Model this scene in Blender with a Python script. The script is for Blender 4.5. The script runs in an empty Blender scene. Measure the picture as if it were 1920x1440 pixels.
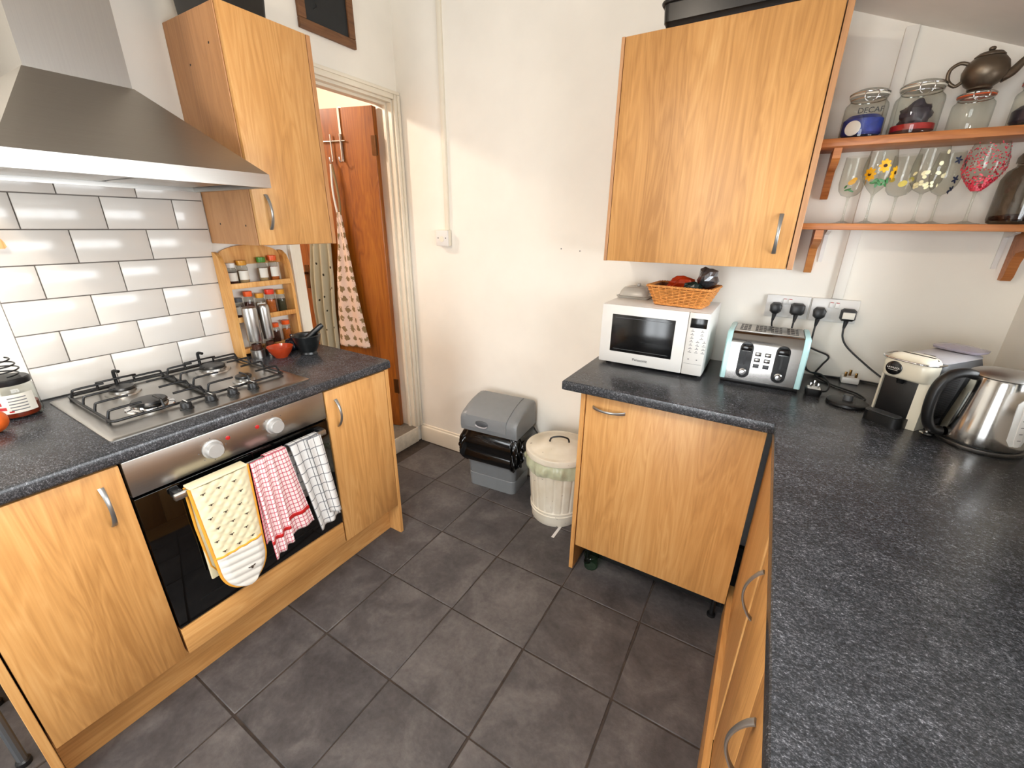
import bpy, bmesh, math, random
from mathutils import Vector, Matrix
random.seed(7)
SC = bpy.context.scene
COL = SC.collection
PI = math.pi

# ------------------------------------------------------------------ camera
cam_d = bpy.data.cameras.new('camera'); cam = bpy.data.objects.new('camera', cam_d); COL.objects.link(cam)
cam_d.sensor_fit = 'HORIZONTAL'; cam_d.sensor_width = 36.0; cam_d.lens = 790.43 / 1920 * 36.0; cam_d.clip_start = 0.02
_yaw, _pit, _rol = 0.5401, -0.3591, 0.0109
_f = Vector((-math.sin(_yaw) * math.cos(_pit), math.cos(_yaw) * math.cos(_pit), math.sin(_pit)))
_r = Vector((math.cos(_yaw), math.sin(_yaw), 0)); _u = _r.cross(_f)
_r2 = _r * math.cos(_rol) + _u * math.sin(_rol); _u2 = -_r * math.sin(_rol) + _u * math.cos(_rol)
_m = Matrix((_r2, _u2, -_f)).transposed().to_4x4(); _m.translation = Vector((1.9612, 1.1081, 1.4497))
cam.matrix_world = _m
SC.camera = cam

# ------------------------------------------------------------------ world, daylight, exposure
SC.view_settings.view_transform = 'Standard'; SC.view_settings.look = 'None'
SC.view_settings.gamma = 1.0; SC.view_settings.use_curve_mapping = False
SC.view_settings.exposure = 0.66
SC.cycles.use_denoising = True
SC.cycles.use_adaptive_sampling = True; SC.cycles.adaptive_threshold = 0.05; SC.cycles.adaptive_min_samples = 16
SC.cycles.max_bounces = 7; SC.cycles.diffuse_bounces = 5; SC.cycles.glossy_bounces = 4; SC.cycles.transmission_bounces = 5; SC.cycles.transparent_max_bounces = 10
SC.cycles.sample_clamp_indirect = 6.0
SC.cycles.caustics_refractive = False; SC.cycles.caustics_reflective = False
W = bpy.data.worlds.new('sky'); SC.world = W; W.use_nodes = True
_bg = W.node_tree.nodes['Background']; _bg.inputs[0].default_value = (0.93, 0.97, 1.0, 1); _bg.inputs[1].default_value = 8.0

def area_light(name, loc, rot, sx, sy, power, color, portal=False):
    d = bpy.data.lights.new(name, 'AREA'); d.shape = 'RECTANGLE'; d.size = sx; d.size_y = sy
    d.energy = power; d.color = color
    if portal: d.cycles.is_portal = True
    o = bpy.data.objects.new(name, d); COL.objects.link(o); o.location = loc; o.rotation_euler = rot
    return o
# daylight enters through the window over the right worktop, the roof window and the glazed back door (portals only guide sampling)
area_light('window_portal', (2.70, 1.85, 1.39), (0, PI / 2, 0), 0.66, 1.9, 1, (1, 1, 1), True)
area_light('garden_door_portal', (1.45, -1.56, 1.15), (PI / 2, 0, 0), 1.5, 1.9, 1, (1, 1, 1), True)

area_light('roof_window_portal', (1.72, .75, 2.88 - .383 * 1.72 + .06), (0, math.atan(.383), 0), .95, 1.3, 1, (1, 1, 1), True)

# ------------------------------------------------------------------ helpers
def H(h, a=1.0):
    h = h.lstrip('#'); c = [int(h[i:i + 2], 16) / 255 for i in (0, 2, 4)]
    return tuple([(x / 12.92 if x <= 0.04045 else ((x + 0.055) / 1.055) ** 2.4) for x in c] + [a])

class N:
    def __init__(s, name):
        s.m = bpy.data.materials.new(name); s.m.use_nodes = True; s.t = s.m.node_tree
        s.b = s.t.nodes['Principled BSDF']; s.out = s.t.nodes['Material Output']
    def n(s, typ, **k):
        x = s.t.nodes.new(typ)
        for a, v in k.items(): setattr(x, a, v)
        return x
    def l(s, a, b): s.t.links.new(a, b)
    def coord(s, kind='Object', scale=(1, 1, 1), rnd=0.0):
        tc = s.n('ShaderNodeTexCoord'); mp = s.n('ShaderNodeMapping'); mp.inputs['Scale'].default_value = scale
        s.l(tc.outputs[kind], mp.inputs['Vector'])
        if rnd:
            oi = s.n('ShaderNodeObjectInfo'); mu = s.n('ShaderNodeMath', operation='MULTIPLY'); mu.inputs[1].default_value = rnd
            s.l(oi.outputs['Random'], mu.inputs[0]); cb = s.n('ShaderNodeCombineXYZ')
            for i in range(3): s.l(mu.outputs[0], cb.inputs[i])
            s.l(cb.outputs[0], mp.inputs['Location'])
        return mp.outputs['Vector']
    def noise(s, vec, scale, detail=4, rough=0.55, dist=0.0):
        x = s.n('ShaderNodeTexNoise'); x.inputs['Scale'].default_value = scale; x.inputs['Detail'].default_value = detail
        x.inputs['Roughness'].default_value = rough; x.inputs['Distortion'].default_value = dist
        s.l(vec, x.inputs['Vector']); return x.outputs['Fac']
    def ramp(s, fac, stops):
        x = s.n('ShaderNodeValToRGB'); e = x.color_ramp.elements
        while len(e) > 1: e.remove(e[0])
        e[0].position, e[0].color = stops[0]
        for p, c in stops[1:]:
            q = e.new(p); q.color = c
        s.l(fac, x.inputs[0]); return x.outputs[0]
    def mix(s, fac, a, b, mode='MIX'):
        x = s.n('ShaderNodeMix', data_type='RGBA', blend_type=mode)
        for v, i in ((fac, 0), (a, 6), (b, 7)):
            if hasattr(v, 'links') or isinstance(v, bpy.types.NodeSocket): s.l(v, x.inputs[i])
            else: x.inputs[i].default_value = v
        return x.outputs[2]
    def math(s, op, a, b=None):
        x = s.n('ShaderNodeMath', operation=op)
        for i, v in enumerate((a, b)):
            if v is None: continue
            if isinstance(v, bpy.types.NodeSocket): s.l(v, x.inputs[i])
            else: x.inputs[i].default_value = v
        return x.outputs[0]
    def bump(s, h, strength, dist=0.002):
        x = s.n('ShaderNodeBump'); x.inputs['Strength'].default_value = strength; x.inputs['Distance'].default_value = dist
        s.l(h, x.inputs['Height']); s.l(x.outputs[0], s.b.inputs['Normal'])
    def base(s, v):
        if isinstance(v, bpy.types.NodeSocket): s.l(v, s.b.inputs['Base Color'])
        else: s.b.inputs['Base Color'].default_value = v
    def set(s, **k):
        for a, v in k.items(): s.b.inputs[a.replace('_', ' ')].default_value = v
        return s.m

def plain(name, hexc, rough=0.5, metal=0.0, var=0.06, scale=30.0, bump=0.0, **k):
    s = N(name); c = H(hexc); v = s.coord()
    f = s.noise(v, scale, 3)
    lo = tuple(max(0, x * (1 - var)) for x in c[:3]) + (1,); hi = tuple(min(1, x * (1 + var)) for x in c[:3]) + (1,)
    s.base(s.ramp(f, [(0.3, lo), (0.7, hi)]))
    if bump: s.bump(f, bump)
    s.set(Roughness=rough, Metallic=metal)
    for a, b in k.items(): s.b.inputs[a.replace('_', ' ')].default_value = b
    return s.m

def wood(name, dark, mid, light, axis='z', rough=0.42, fine=1.0, spec=0.5):
    s = N(name)
    st = {'x': (0.11, 1, 1), 'y': (1, 0.11, 1), 'z': (1, 1, 0.11)}[axis]
    st2 = {'x': (0.02, 1, 1), 'y': (1, 0.02, 1), 'z': (1, 1, 0.02)}[axis]
    v1 = s.coord('Object', st, 7.3); v2 = s.coord('Object', st2, 5.1)
    n1 = s.noise(v1, 14, 3, 0.5, 0.9)
    # cathedral figure: rings of the slow noise
    ring = s.math('FRACT', s.math('MULTIPLY', n1, 7.0))
    ringf = s.math('ABSOLUTE', s.math('SUBTRACT', ring, 0.5))
    n2 = s.noise(v2, 150 * fine, 4, 0.6)
    n3 = s.noise(v1, 5, 2, 0.5)
    a = s.math('ADD', s.math('MULTIPLY', ringf, 0.44), s.math('MULTIPLY', n2, 0.56))
    a = s.math('ADD', a, s.math('MULTIPLY', s.math('SUBTRACT', n3, 0.5), 0.85))
    s.base(s.ramp(a, [(0.12, H(dark)), (0.42, H(mid)), (0.75, H(light))]))
    s.bump(n2, 0.06, 0.0006)
    return s.set(Roughness=rough, Specular_IOR_Level=spec)

M = {}
M['oak_v'] = wood('oak_laminate_upright', 'ad7a42', 'c69154', 'd6a66a', 'z')
M['oak_h'] = wood('oak_laminate_level', 'ad7a42', 'c69154', 'd6a66a', 'y')
M['oak_side'] = wood('oak_laminate_edge', 'a27148', 'b58254', 'c29062', 'z')
M['pine'] = wood('waxed_pine', 'b5732f', 'd29a55', 'e2b273', 'z', 0.5)
M['shelf_wood'] = wood('stained_pine', '935426', 'b06d38', 'c28349', 'x', 0.4)
M['door_wood'] = wood('varnished_door_timber', '6e370d', '945214', 'ad6a20', 'z', 0.35)
M['frame_wood'] = wood('slate_frame_timber', '4a2f1c', '6b4527', '7d5533', 'y', 0.6)

def worktop_mat():
    s = N('speckled_black_laminate'); v = s.coord('Object', (1, 1.5, 1)); 
    a = s.noise(v, 170, 5, 0.72, 0.4); b = s.noise(v, 420, 3, 0.65); c = s.noise(v, 14, 3)
    f = s.math('ADD', s.math('MULTIPLY', a, 0.55), s.math('ADD', s.math('MULTIPLY', b, 0.38), s.math('MULTIPLY', c, 0.12)))
    s.base(s.ramp(f, [(0.40, H('1a1b1d')), (0.52, H('2e2f32')), (0.60, H('4e4f53')), (0.68, H('94949a'))]))
    s.bump(a, 0.06, 0.0006)
    return s.set(Roughness=0.26, Specular_IOR_Level=0.42)
M['worktop'] = worktop_mat()

def slate_mat():
    s = N('dark_slate_tile'); v = s.coord('Object', (1, 1, 1), 11.0)
    a = s.noise(v, 7, 6, 0.62, 0.5); b = s.noise(v, 60, 4, 0.6); oi = s.n('ShaderNodeObjectInfo')
    f = s.math('ADD', s.math('MULTIPLY', a, 0.75), s.math('MULTIPLY', b, 0.25))
    f = s.math('ADD', f, s.math('MULTIPLY', s.math('SUBTRACT', oi.outputs['Random'], 0.5), 0.10))
    s.base(s.ramp(f, [(0.30, H('353233')), (0.5, H('4d4949')), (0.72, H('6a6563'))]))
    s.bump(f, 0.7, 0.005)
    return s.set(Roughness=0.55)
M['slate'] = slate_mat()
M['grout_floor'] = plain('dirty_floor_grout', '3a3029', 0.9, var=0.35, scale=25)
M['wall'] = plain('cream_painted_plaster', 'ede8de', 0.75, var=0.02, scale=6, bump=0.05)
M['wall_r'] = plain('white_painted_plaster', 'e6e2da', 0.7, var=0.02, scale=6, bump=0.05)
M['ceiling'] = plain('ceiling_paint', 'ece8e1', 0.85, var=0.03, scale=9, bump=0.08)
M['trim'] = plain('cream_gloss_paint', 'e4dccb', 0.35, var=0.03, scale=8)
M['worn_trim'] = plain('worn_white_paint', 'd8cfbd', 0.5, var=0.14, scale=22)
M['tile'] = plain('glazed_white_tile', 'd8d2ca', 0.16, var=0.015, scale=5)
M['grout'] = plain('grey_tile_grout', '77706a', 0.9, var=0.08)

def brushed(name, hexc, rough, axis='y'):
    s = N(name); st = {'x': (2, 160, 160), 'y': (160, 2, 160), 'z': (160, 160, 2)}[axis]
    f = s.noise(s.coord('Object', tuple(q * 2.5 for q in st)), 1.0, 3)
    c = H(hexc); s.base(s.ramp(f, [(0.3, tuple(x * .95 for x in c[:3]) + (1,)), (0.7, c)]))
    s.bump(f, 0.01, 0.0003)
    return s.set(Roughness=rough, Metallic=1.0)
M['steel'] = brushed('brushed_steel', 'b9b6b1', 0.30)
M['steel_z'] = brushed('brushed_steel_upright', 'aaa7a3', 0.32, 'z')
M['steel_hood'] = brushed('hood_steel', 'a9a49d', 0.36)
M['steel_x'] = brushed('brushed_steel_front', '8f8c89', 0.17, 'x')
M['kettle_steel'] = plain('polished_kettle_steel', 'b9b7b4', 0.13, 1.0, var=0.03)
M['handle_light'] = plain('silver_plastic_knob', 'a9a7a4', 0.3, 0.2, var=0.02)
M['frost_w'] = plain('white_frosted_window', 'd9d9d6', 0.2, var=0.02)
M['chrome'] = plain('polished_chrome', 'd9d9d9', 0.08, 1.0, var=0.02)
M['handle'] = plain('satin_nickel', '9a9a98', 0.35, 0.85, var=0.03)
M['black_gloss'] = plain('black_oven_glass', '020202', 0.05, var=0.0, Coat_Weight=0.3)
M['black'] = plain('black_plastic', '101011', 0.4, var=0.08)
M['black_gl'] = plain('gloss_black_plastic', '0a0a0b', 0.16, var=0.05)
M['black_rubber'] = plain('black_cable_rubber', '151516', 0.5, var=0.08)
M['void'] = plain('shade_black_casing', '050505', 0.85, var=0.0)  # black casing deepened with the shade of the gaps around it
M['iron'] = plain('black_enamelled_iron', '0c0c0d', 0.32, var=0.1)
M['white_pl'] = plain('white_plastic', 'dedcd8', 0.3, var=0.015)
M['white_cream'] = plain('cream_white_plastic', 'e4ddc9', 0.18, var=0.01)
M['grey_pl'] = plain('grey_bin_plastic', '76797b', 0.36, var=0.03)
M['grey_dark'] = plain('dark_grey_plastic', '4a4c4f', 0.45, var=0.04)
M['grey_light'] = plain('pale_grey_plastic', 'a6a3a6', 0.35, var=0.03)
M['bag'] = plain('black_bin_bag', '060606', 0.14, var=0.0, scale=40)
def enamel_mat():
    s = N('chipped_white_enamel'); v = s.coord()
    a = s.noise(v, 55, 3, 0.6); b = s.noise(v, 6, 3)
    c = s.ramp(b, [(0.35, H('cfc5b0')), (0.6, H('ddd6c6'))])
    s.base(s.mix(s.math('GREATER_THAN', a, 0.705), c, H('4a2f1c')))
    return s.set(Roughness=0.3)
M['enamel'] = enamel_mat()
M['greenbag'] = plain('green_tinted_bag', 'c6cbaa', 0.2, var=0.1, scale=30, Alpha=0.62)
M['mint'] = plain('mint_enamel', 'b4dcde', 0.22, var=0.015)
M['slate_board'] = plain('chalkboard_slate', '17191b', 0.6, var=0.25, scale=12)
M['red_clay'] = plain('red_glazed_clay', 'a83a1a', 0.15, var=0.05)
M['granite'] = plain('black_granite', '151718', 0.3, var=0.5, scale=60)
M['navy'] = plain('navy_glaze', '10141f', 0.15, var=0.1)
M['bronze'] = plain('aged_pewter', '6f6253', 0.38, 0.75, var=0.14, scale=20)
M['brass'] = plain('aged_brass', '5d3c1e', 0.4, 0.8, var=0.15)
M['pin_brass'] = plain('brass_pin', '7d5a30', 0.3, 0.9, var=0.1)
M['orange'] = plain('orange_peel', 'd65f1e', 0.42, var=0.12, scale=60, bump=0.1)
M['tin'] = plain('dark_enamel_tin', '1b1815', 0.3, var=0.15)
def thin_glass(name, tint, ior=1.5, rough=0.0):
    s = N(name); tr = s.n('ShaderNodeBsdfTransparent'); gl = s.n('ShaderNodeBsdfGlossy'); gl.inputs['Roughness'].default_value = rough
    lw = s.n('ShaderNodeLayerWeight'); lw.inputs['Blend'].default_value = 0.5
    c = s.mix(s.math('POWER', lw.outputs['Facing'], 4.0), H(tint), tuple(x * .6 for x in H(tint)[:3]) + (1,)); s.l(c, tr.inputs[0])
    f0 = ((ior - 1) / (ior + 1)) ** 2
    fac = s.math('ADD', f0, s.math('MULTIPLY', s.math('POWER', lw.outputs['Facing'], 5.0), 0.8 * (1 - f0)))
    mx = s.n('ShaderNodeMixShader')
    s.l(fac, mx.inputs[0]); s.l(tr.outputs[0], mx.inputs[1]); s.l(gl.outputs[0], mx.inputs[2]); s.l(mx.outputs[0], s.out.inputs[0]); return s.m
M['glass'] = thin_glass('clear_glass', 'f4f5f2')
M['glass_green'] = thin_glass('green_glass', 'c2e2ca')
M['acrylic'] = thin_glass('clear_acrylic', 'e9e9e6', 1.45, 0.03)
M['smoke_glass'] = thin_glass('smoky_glass', 'c2bdb6', 1.7)
M['lilac'] = plain('frosted_lilac_plastic', 'cfc6d6', 0.12, var=0.02, Transmission_Weight=0.5, IOR=1.3)
M['frost'] = plain('frosted_dish_plastic', 'd5d1c8', 0.25, var=0.02, Transmission_Weight=0.35)
M['wicker'] = plain('honey_wicker', 'd08c48', 0.5, var=0.25, scale=90)
M['wicker_dark'] = plain('shaded_wicker', '6a3517', 0.55, var=0.25, scale=90)  # darker copy of the wicker, with shade inside the basket in its colour
M['red_lid'] = plain('red_lid', 'd0351a', 0.35, var=0.03)
M['orange_lid'] = plain('orange_lid', 'dc5518', 0.35, var=0.03)
M['amber_lid'] = plain('amber_lid', 'c98a22', 0.35, var=0.03)
M['green_lid'] = plain('green_lid', '3f7a22', 0.35, var=0.03)
M['label'] = plain('paper_label', 'd9d4c8', 0.6, var=0.04)
M['spice_brown'] = plain('brown_spice', '4b2313', 0.8, var=0.3, scale=200)
M['spice_orange'] = plain('orange_spice', 'c0641f', 0.8, var=0.3, scale=200)
M['spice_pale'] = plain('pale_spice', 'b89a6c', 0.8, var=0.3, scale=200)
M['spice_green'] = plain('dried_herb', '3f3b22', 0.8, var=0.4, scale=200)
M['jam'] = plain('red_preserve', '7c2a0d', 0.3, var=0.3, scale=60)
M['blue_cont'] = plain('blue_packet', '2c3d8f', 0.35, var=0.4, scale=40)
M['dark_cont'] = plain('dark_packet', '3a333d', 0.35, var=0.4, scale=40)
M['red_cont'] = plain('red_packet', 'a31f1f', 0.3, var=0.2, scale=40)
M['red'] = plain('red_ink', 'b01a1a', 0.4, var=0.02)
M['foil'] = plain('crumpled_silver_foil', 'a3a6ab', 0.2, 0.9, var=0.5, scale=25)
M['orange_bag'] = plain('orange_packet', 'b8360f', 0.3, var=0.15, scale=25)
M['dark_green'] = plain('dark_green_packet', '0d201c', 0.3, var=0.2, scale=25)
M['ink'] = plain('black_ink', '1c1c1e', 0.5, var=0.0)
M['grey_ink'] = plain('grey_ink', '6a6a6c', 0.5, var=0.0)
M['white_ink'] = plain('white_ink', 'e8e6e0', 0.5, var=0.0)
M['bee_ink'] = plain('brown_ink', '3a2a1c', 0.7, var=0.0)
M['quilt'] = plain('quilted_cream_cotton', 'dbd0ad', 0.9, var=0.03, scale=40)
M['quilt_w'] = plain('quilted_white_cotton', 'd6d2c9', 0.9, var=0.03, scale=40)
M['yellow_trim'] = plain('mustard_binding', 'd9982f', 0.85, var=0.05)
M['hall_floor'] = plain('hall_carpet', '6f675c', 0.95, var=0.15, scale=60)
M['hall_wall'] = plain('hall_paint', 'e3d4c6', 0.8, var=0.02, scale=6)
M['lamp_white'] = plain('lamp_enamel', 'e8e6e2', 0.4, var=0.01)
M['yellow_p'] = plain('yellow_glass_paint', 'e0a70f', 0.4, var=0.1)
M['leaf_p'] = plain('green_glass_paint', '3f7a45', 0.4, var=0.1)
M['brown_p'] = plain('brown_glass_paint', '2a130a', 0.4, var=0.0)
M['cream_p'] = plain('cream_glass_paint', 'e6dfb4', 0.4, var=0.05)
M['navy_p'] = plain('navy_glass_paint', '27324f', 0.4, var=0.05)
M['pink_p'] = plain('pink_glass_paint', 'd8324a', 0.35, var=0.1)
M['pale_yellow_p'] = plain('pale_yellow_glass_paint', 'd9c55a', 0.4, var=0.1)

def check_cloth(name, base, line1, line2, nu, nv, w1, w2=None, every=1):
    s = N(name); tc = s.n('ShaderNodeTexCoord'); sx = s.n('ShaderNodeSeparateXYZ'); s.l(tc.outputs['UV'], sx.inputs[0])
    fu = s.math('FRACT', s.math('MULTIPLY', sx.outputs[0], nu)); fv = s.math('FRACT', s.math('MULTIPLY', sx.outputs[1], nv))
    lu = s.math('LESS_THAN', fu, w1); lv = s.math('LESS_THAN', fv, w1)
    wv = s.noise(s.coord('UV', (1, 1, 1)), 160, 2)
    c = s.mix(s.math('MULTIPLY', lu, 0.85), H(base), H(line1))
    c = s.mix(s.math('MULTIPLY', lv, 0.85), c, H(line2))
    s.base(c); s.bump(wv, 0.15, 0.001)
    return s.set(Roughness=0.95, Specular_IOR_Level=0.2)
M['red_check'] = check_cloth('red_check_cotton', 'ead3d1', 'c4384e', 'a83a50', 9, 9, 0.2)
M['bw_check'] = check_cloth('white_cotton_black_check', 'd0cecb', '2b2b30', '55555c', 3.8, 3.8, 0.09)

def apron_mat(name, base, spot, su, sv, thr, dist=0.0):
    s = N(name); v = s.coord('UV', (su, sv, 1))
    vo = s.n('ShaderNodeTexVoronoi'); vo.inputs['Scale'].default_value = 1.0; vo.inputs['Randomness'].default_value = dist
    s.l(v, vo.inputs['Vector'])
    wob = s.noise(v, 3.5, 3)
    d = s.math('ADD', vo.outputs['Distance'], s.math('MULTIPLY', s.math('SUBTRACT', wob, 0.5), 0.9 * (1 if thr > .2 else .2)))
    s.base(s.mix(s.math('LESS_THAN', d, thr), H(base), H(spot)))
    return s.set(Roughness=0.95, Specular_IOR_Level=0.2)
M['apron_grey'] = apron_mat('sage_spotted_cotton', 'aaa692', '2d2b22', 9, 13, 0.13, 0.5)
M['apron_pink'] = apron_mat('blush_printed_cotton', 'dfc8ba', '8a7656', 5, 14, 0.30, 0.15)

class MB:
    """collects geometry for one mesh"""
    def __init__(s): s.v = []; s.f = []; s.uv = None
    def add(s, vs, fs):
        o = len(s.v); s.v += [tuple(p) for p in vs]; s.f += [tuple(i + o for i in f) for f in fs]; return s
    def box(s, x0, x1, y0, y1, z0, z1, b=0.0, seg=2):
        if b <= 0:
            vs = [(x, y, z) for x in (x0, x1) for y in (y0, y1) for z in (z0, z1)]
            return s.add(vs, [(0, 1, 3, 2), (4, 6, 7, 5), (0, 4, 5, 1), (2, 3, 7, 6), (0, 2, 6, 4), (1, 5, 7, 3)])
        bm = bmesh.new(); bmesh.ops.create_cube(bm, size=1)
        for v in bm.verts:
            v.co = Vector(((x0 + x1) / 2 + v.co.x * (x1 - x0), (y0 + y1) / 2 + v.co.y * (y1 - y0), (z0 + z1) / 2 + v.co.z * (z1 - z0)))
        bmesh.ops.bevel(bm, geom=list(bm.edges), offset=min(b, .49 * min(x1 - x0, y1 - y0, z1 - z0)), segments=seg, profile=0.5, affect='EDGES')
        bm.verts.index_update()
        s.add([v.co for v in bm.verts], [[v.index for v in f.verts] for f in bm.faces]); bm.free(); return s
    def loft(s, rings, cap=True, closed=True):
        n = len(rings[0]); vs = [p for r in rings for p in r]; fs = []
        for i in range(len(rings) - 1):
            for j in range(n if closed else n - 1):
                k = (j + 1) % n
                fs.append((i * n + j, i * n + k, (i + 1) * n + k, (i + 1) * n + j))
        if cap:
            fs.append(tuple(range(n - 1, -1, -1))); fs.append(tuple((len(rings) - 1) * n + j for j in range(n)))
        return s.add(vs, fs)
    def lathe(s, prof, c=(0, 0, 0), n=24, cap=True):
        return s.loft([[(c[0] + r * math.cos(2 * PI * j / n), c[1] + r * math.sin(2 * PI * j / n), c[2] + z) for j in range(n)] for r, z in prof], cap)
    def tube(s, path, r, n=8, closed=False, cap=True):
        P = [Vector(p) for p in path]; R = r if isinstance(r, (list, tuple)) else [r] * len(P)
        rings = []; up = None
        for i, p in enumerate(P):
            if closed: t = P[(i + 1) % len(P)] - P[i - 1]
            else: t = P[min(i + 1, len(P) - 1)] - P[max(i - 1, 0)]
            t = t.normalized() if t.length > 1e-9 else Vector((0, 0, 1))
            if up is None: up = t.orthogonal().normalized()
            up = (up - t * up.dot(t)); up = up.normalized() if up.length > 1e-6 else t.orthogonal().normalized()
            w = t.cross(up)
            rings.append([p + (up * math.cos(2 * PI * j / n) + w * math.sin(2 * PI * j / n)) * R[i] for j in range(n)])
        if closed: rings.append(rings[0]); return s.loft(rings, False)
        return s.loft(rings, cap)
    def prism(s, pts, axis, a, b):
        def P(u, v, w): return {'x': (w, u, v), 'y': (u, w, v), 'z': (u, v, w)}[axis]
        return s.loft([[P(u, v, a) for u, v in pts], [P(u, v, b) for u, v in pts]])
    def sphere(s, c, r, n=16, sq=(1, 1, 1)):
        m = n // 2
        return s.loft([[(c[0] + sq[0] * r * math.sin(PI * (i + .02 if i == 0 else i - .02 if i == m else i) / m) * math.cos(2 * PI * j / n),
                         c[1] + sq[1] * r * math.sin(PI * (i + .02 if i == 0 else i - .02 if i == m else i) / m) * math.sin(2 * PI * j / n),
                         c[2] - sq[2] * r * math.cos(PI * i / m)) for j in range(n)] for i in range(m + 1)])
    def xf(s, mat):
        s.v = [tuple(mat @ Vector(p)) for p in s.v]; return s
    def build(s, name, mat, parent=None, smooth=35, world=True):
        me = bpy.data.meshes.new(name)
        off = Vector((0, 0, 0))
        if parent is not None and world:
            q = parent
            while q.parent is not None: q = q.parent
            off = q.location
        me.from_pydata([(p[0] - off.x, p[1] - off.y, p[2] - off.z) for p in s.v], [], s.f)
        bm = bmesh.new(); bm.from_mesh(me); bmesh.ops.recalc_face_normals(bm, faces=bm.faces); bm.to_mesh(me); bm.free()
        if s.uv:
            lay = me.uv_layers.new(name='UVMap')
            for lp in me.loops: lay.data[lp.index].uv = s.uv[lp.vertex_index]
        if smooth:
            for p in me.polygons: p.use_smooth = True
            me.set_sharp_from_angle(angle=math.radians(smooth))
        me.materials.append(M[mat] if isinstance(mat, str) else mat)
        o = bpy.data.objects.new(name, me); COL.objects.link(o)
        if parent is not None: o.parent = parent
        return o

def B(*a, **k): return MB().box(*a, **k)
def tag(o, label, cat, group=None):
    o['label'] = label; o['category'] = cat
    if group: o['group'] = group
    return o
def thing(name, label, cat, loc=(0, 0, 0), rz=0.0, group=None):
    o = bpy.data.objects.new(name, None); o.empty_display_size = 0.05; COL.objects.link(o); o.location = loc; o.rotation_euler = (0, 0, rz)
    return tag(o, label, cat, group)
def structure(o): o['kind'] = 'structure'; return o
def rrect(cx, cy, w, d, r, n=5):
    pts = []
    for qx, qy, a0 in ((1, 1, 0), (-1, 1, PI / 2), (-1, -1, PI), (1, -1, 1.5 * PI)):
        for i in range(n + 1):
            a = a0 + PI / 2 * i / n
            pts.append((cx + qx * (w / 2 - r) + r * math.cos(a), cy + qy * (d / 2 - r) + r * math.sin(a)))
    return pts
def ring(pts, z): return [(x, y, z) for x, y in pts]
def arc(c, r, a0, a1, n): return [(c[0] + r * math.cos(a0 + (a1 - a0) * i / n), c[1] + r * math.sin(a0 + (a1 - a0) * i / n)) for i in range(n + 1)]
def smooth_path(P, k=6):
    P = [Vector(p) for p in P]; out = []
    for i in range(len(P) - 1):
        a, b, c, d = P[max(i - 1, 0)], P[i], P[i + 1], P[min(i + 2, len(P) - 1)]
        for j in range(k):
            t = j / k
            out.append(0.5 * ((2 * b) + (c - a) * t + (2 * a - 5 * b + 4 * c - d) * t * t + (3 * b - a - 3 * c + d) * t ** 3))
    out.append(P[-1]); return out
def text(body, size, mat, parent, origin, xdir, ydir, name='lettering', depth=0.0004, align='CENTER'):
    cu = bpy.data.curves.new(name, 'FONT'); cu.body = body; cu.size = size; cu.align_x = align; cu.align_y = 'CENTER'; cu.extrude = depth; cu.resolution_u = 3
    t = bpy.data.objects.new(name + '_src', cu); COL.objects.link(t)
    dg = bpy.context.evaluated_depsgraph_get(); me = bpy.data.meshes.new_from_object(t.evaluated_get(dg))
    bpy.data.objects.remove(t); bpy.data.curves.remove(cu)
    X = Vector(xdir).normalized(); Y = Vector(ydir).normalized(); Z = X.cross(Y)
    q = parent
    while q.parent is not None: q = q.parent
    mt = Matrix((X, Y, Z)).transposed().to_4x4(); mt.translation = Vector(origin)
    me.transform(mt); me.name = name
    me.materials.clear(); me.materials.append(M[mat])
    o = bpy.data.objects.new(name, me); COL.objects.link(o); o.parent = parent
    return o
def local(parent, p): return Vector(p) - parent.location

def crumple(c, sx, sy, sz, seed, n=22):
    rnd = random.Random(seed); mb = MB(); mb.sphere((0, 0, 0), 1, n)
    ks = [(rnd.uniform(-4, 4), rnd.uniform(-4, 4), rnd.uniform(-4, 4), rnd.uniform(0, 6)) for _ in range(7)]
    out = []
    for p in mb.v:
        v = Vector(p); k = 1 + sum(.075 * abs(math.sin(a * v.x + b * v.y + g_ * v.z + h_)) * (1 if i % 2 else -1) for i, (a, b, g_, h_) in enumerate(ks)) * 1.5
        out.append((c[0] + v.x * sx * k, c[1] + v.y * sy * k, c[2] + v.z * sz * k))
    mb.v = out; return mb

# ================================================================== ROOM SHELL
YB = 3.113; XR = 2.655; YF = -1.5
def zc(x): return 2.88 - 0.383 * x
floor = structure(B(-0.0, XR, YF, YB, -0.06, -0.003).build('floor', 'grout_floor', None, 0))
tile_me = None
for i in range(-1, 7):
    for j in range(-9, 6):
        x0 = 0.772 + (i - 2) * 0.3330; y0 = 1.412 + j * 0.3355
        x1 = x0 + 0.333; y1 = y0 + 0.3355
        if x1 < 0.35 or x0 > 2.12 or y0 > 3.0 or y1 < YF + .05: continue
        if tile_me is None:
            o = B(-.1637, .1637, -.165, .165, -.008, 0, b=.0022, seg=1).build('tile', 'slate', floor, 40, False); tile_me = o.data
        else:
            o = bpy.data.objects.new('tile', tile_me); COL.objects.link(o); o.parent = floor
        o.location = ((x0 + x1) / 2 + random.uniform(-.001, .001), (y0 + y1) / 2 + random.uniform(-.001, .001), random.uniform(-.0008, .0004))
        o.rotation_euler = (random.uniform(-.0025, .0025), random.uniform(-.0025, .0025), random.uniform(-.004, .004))

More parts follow.
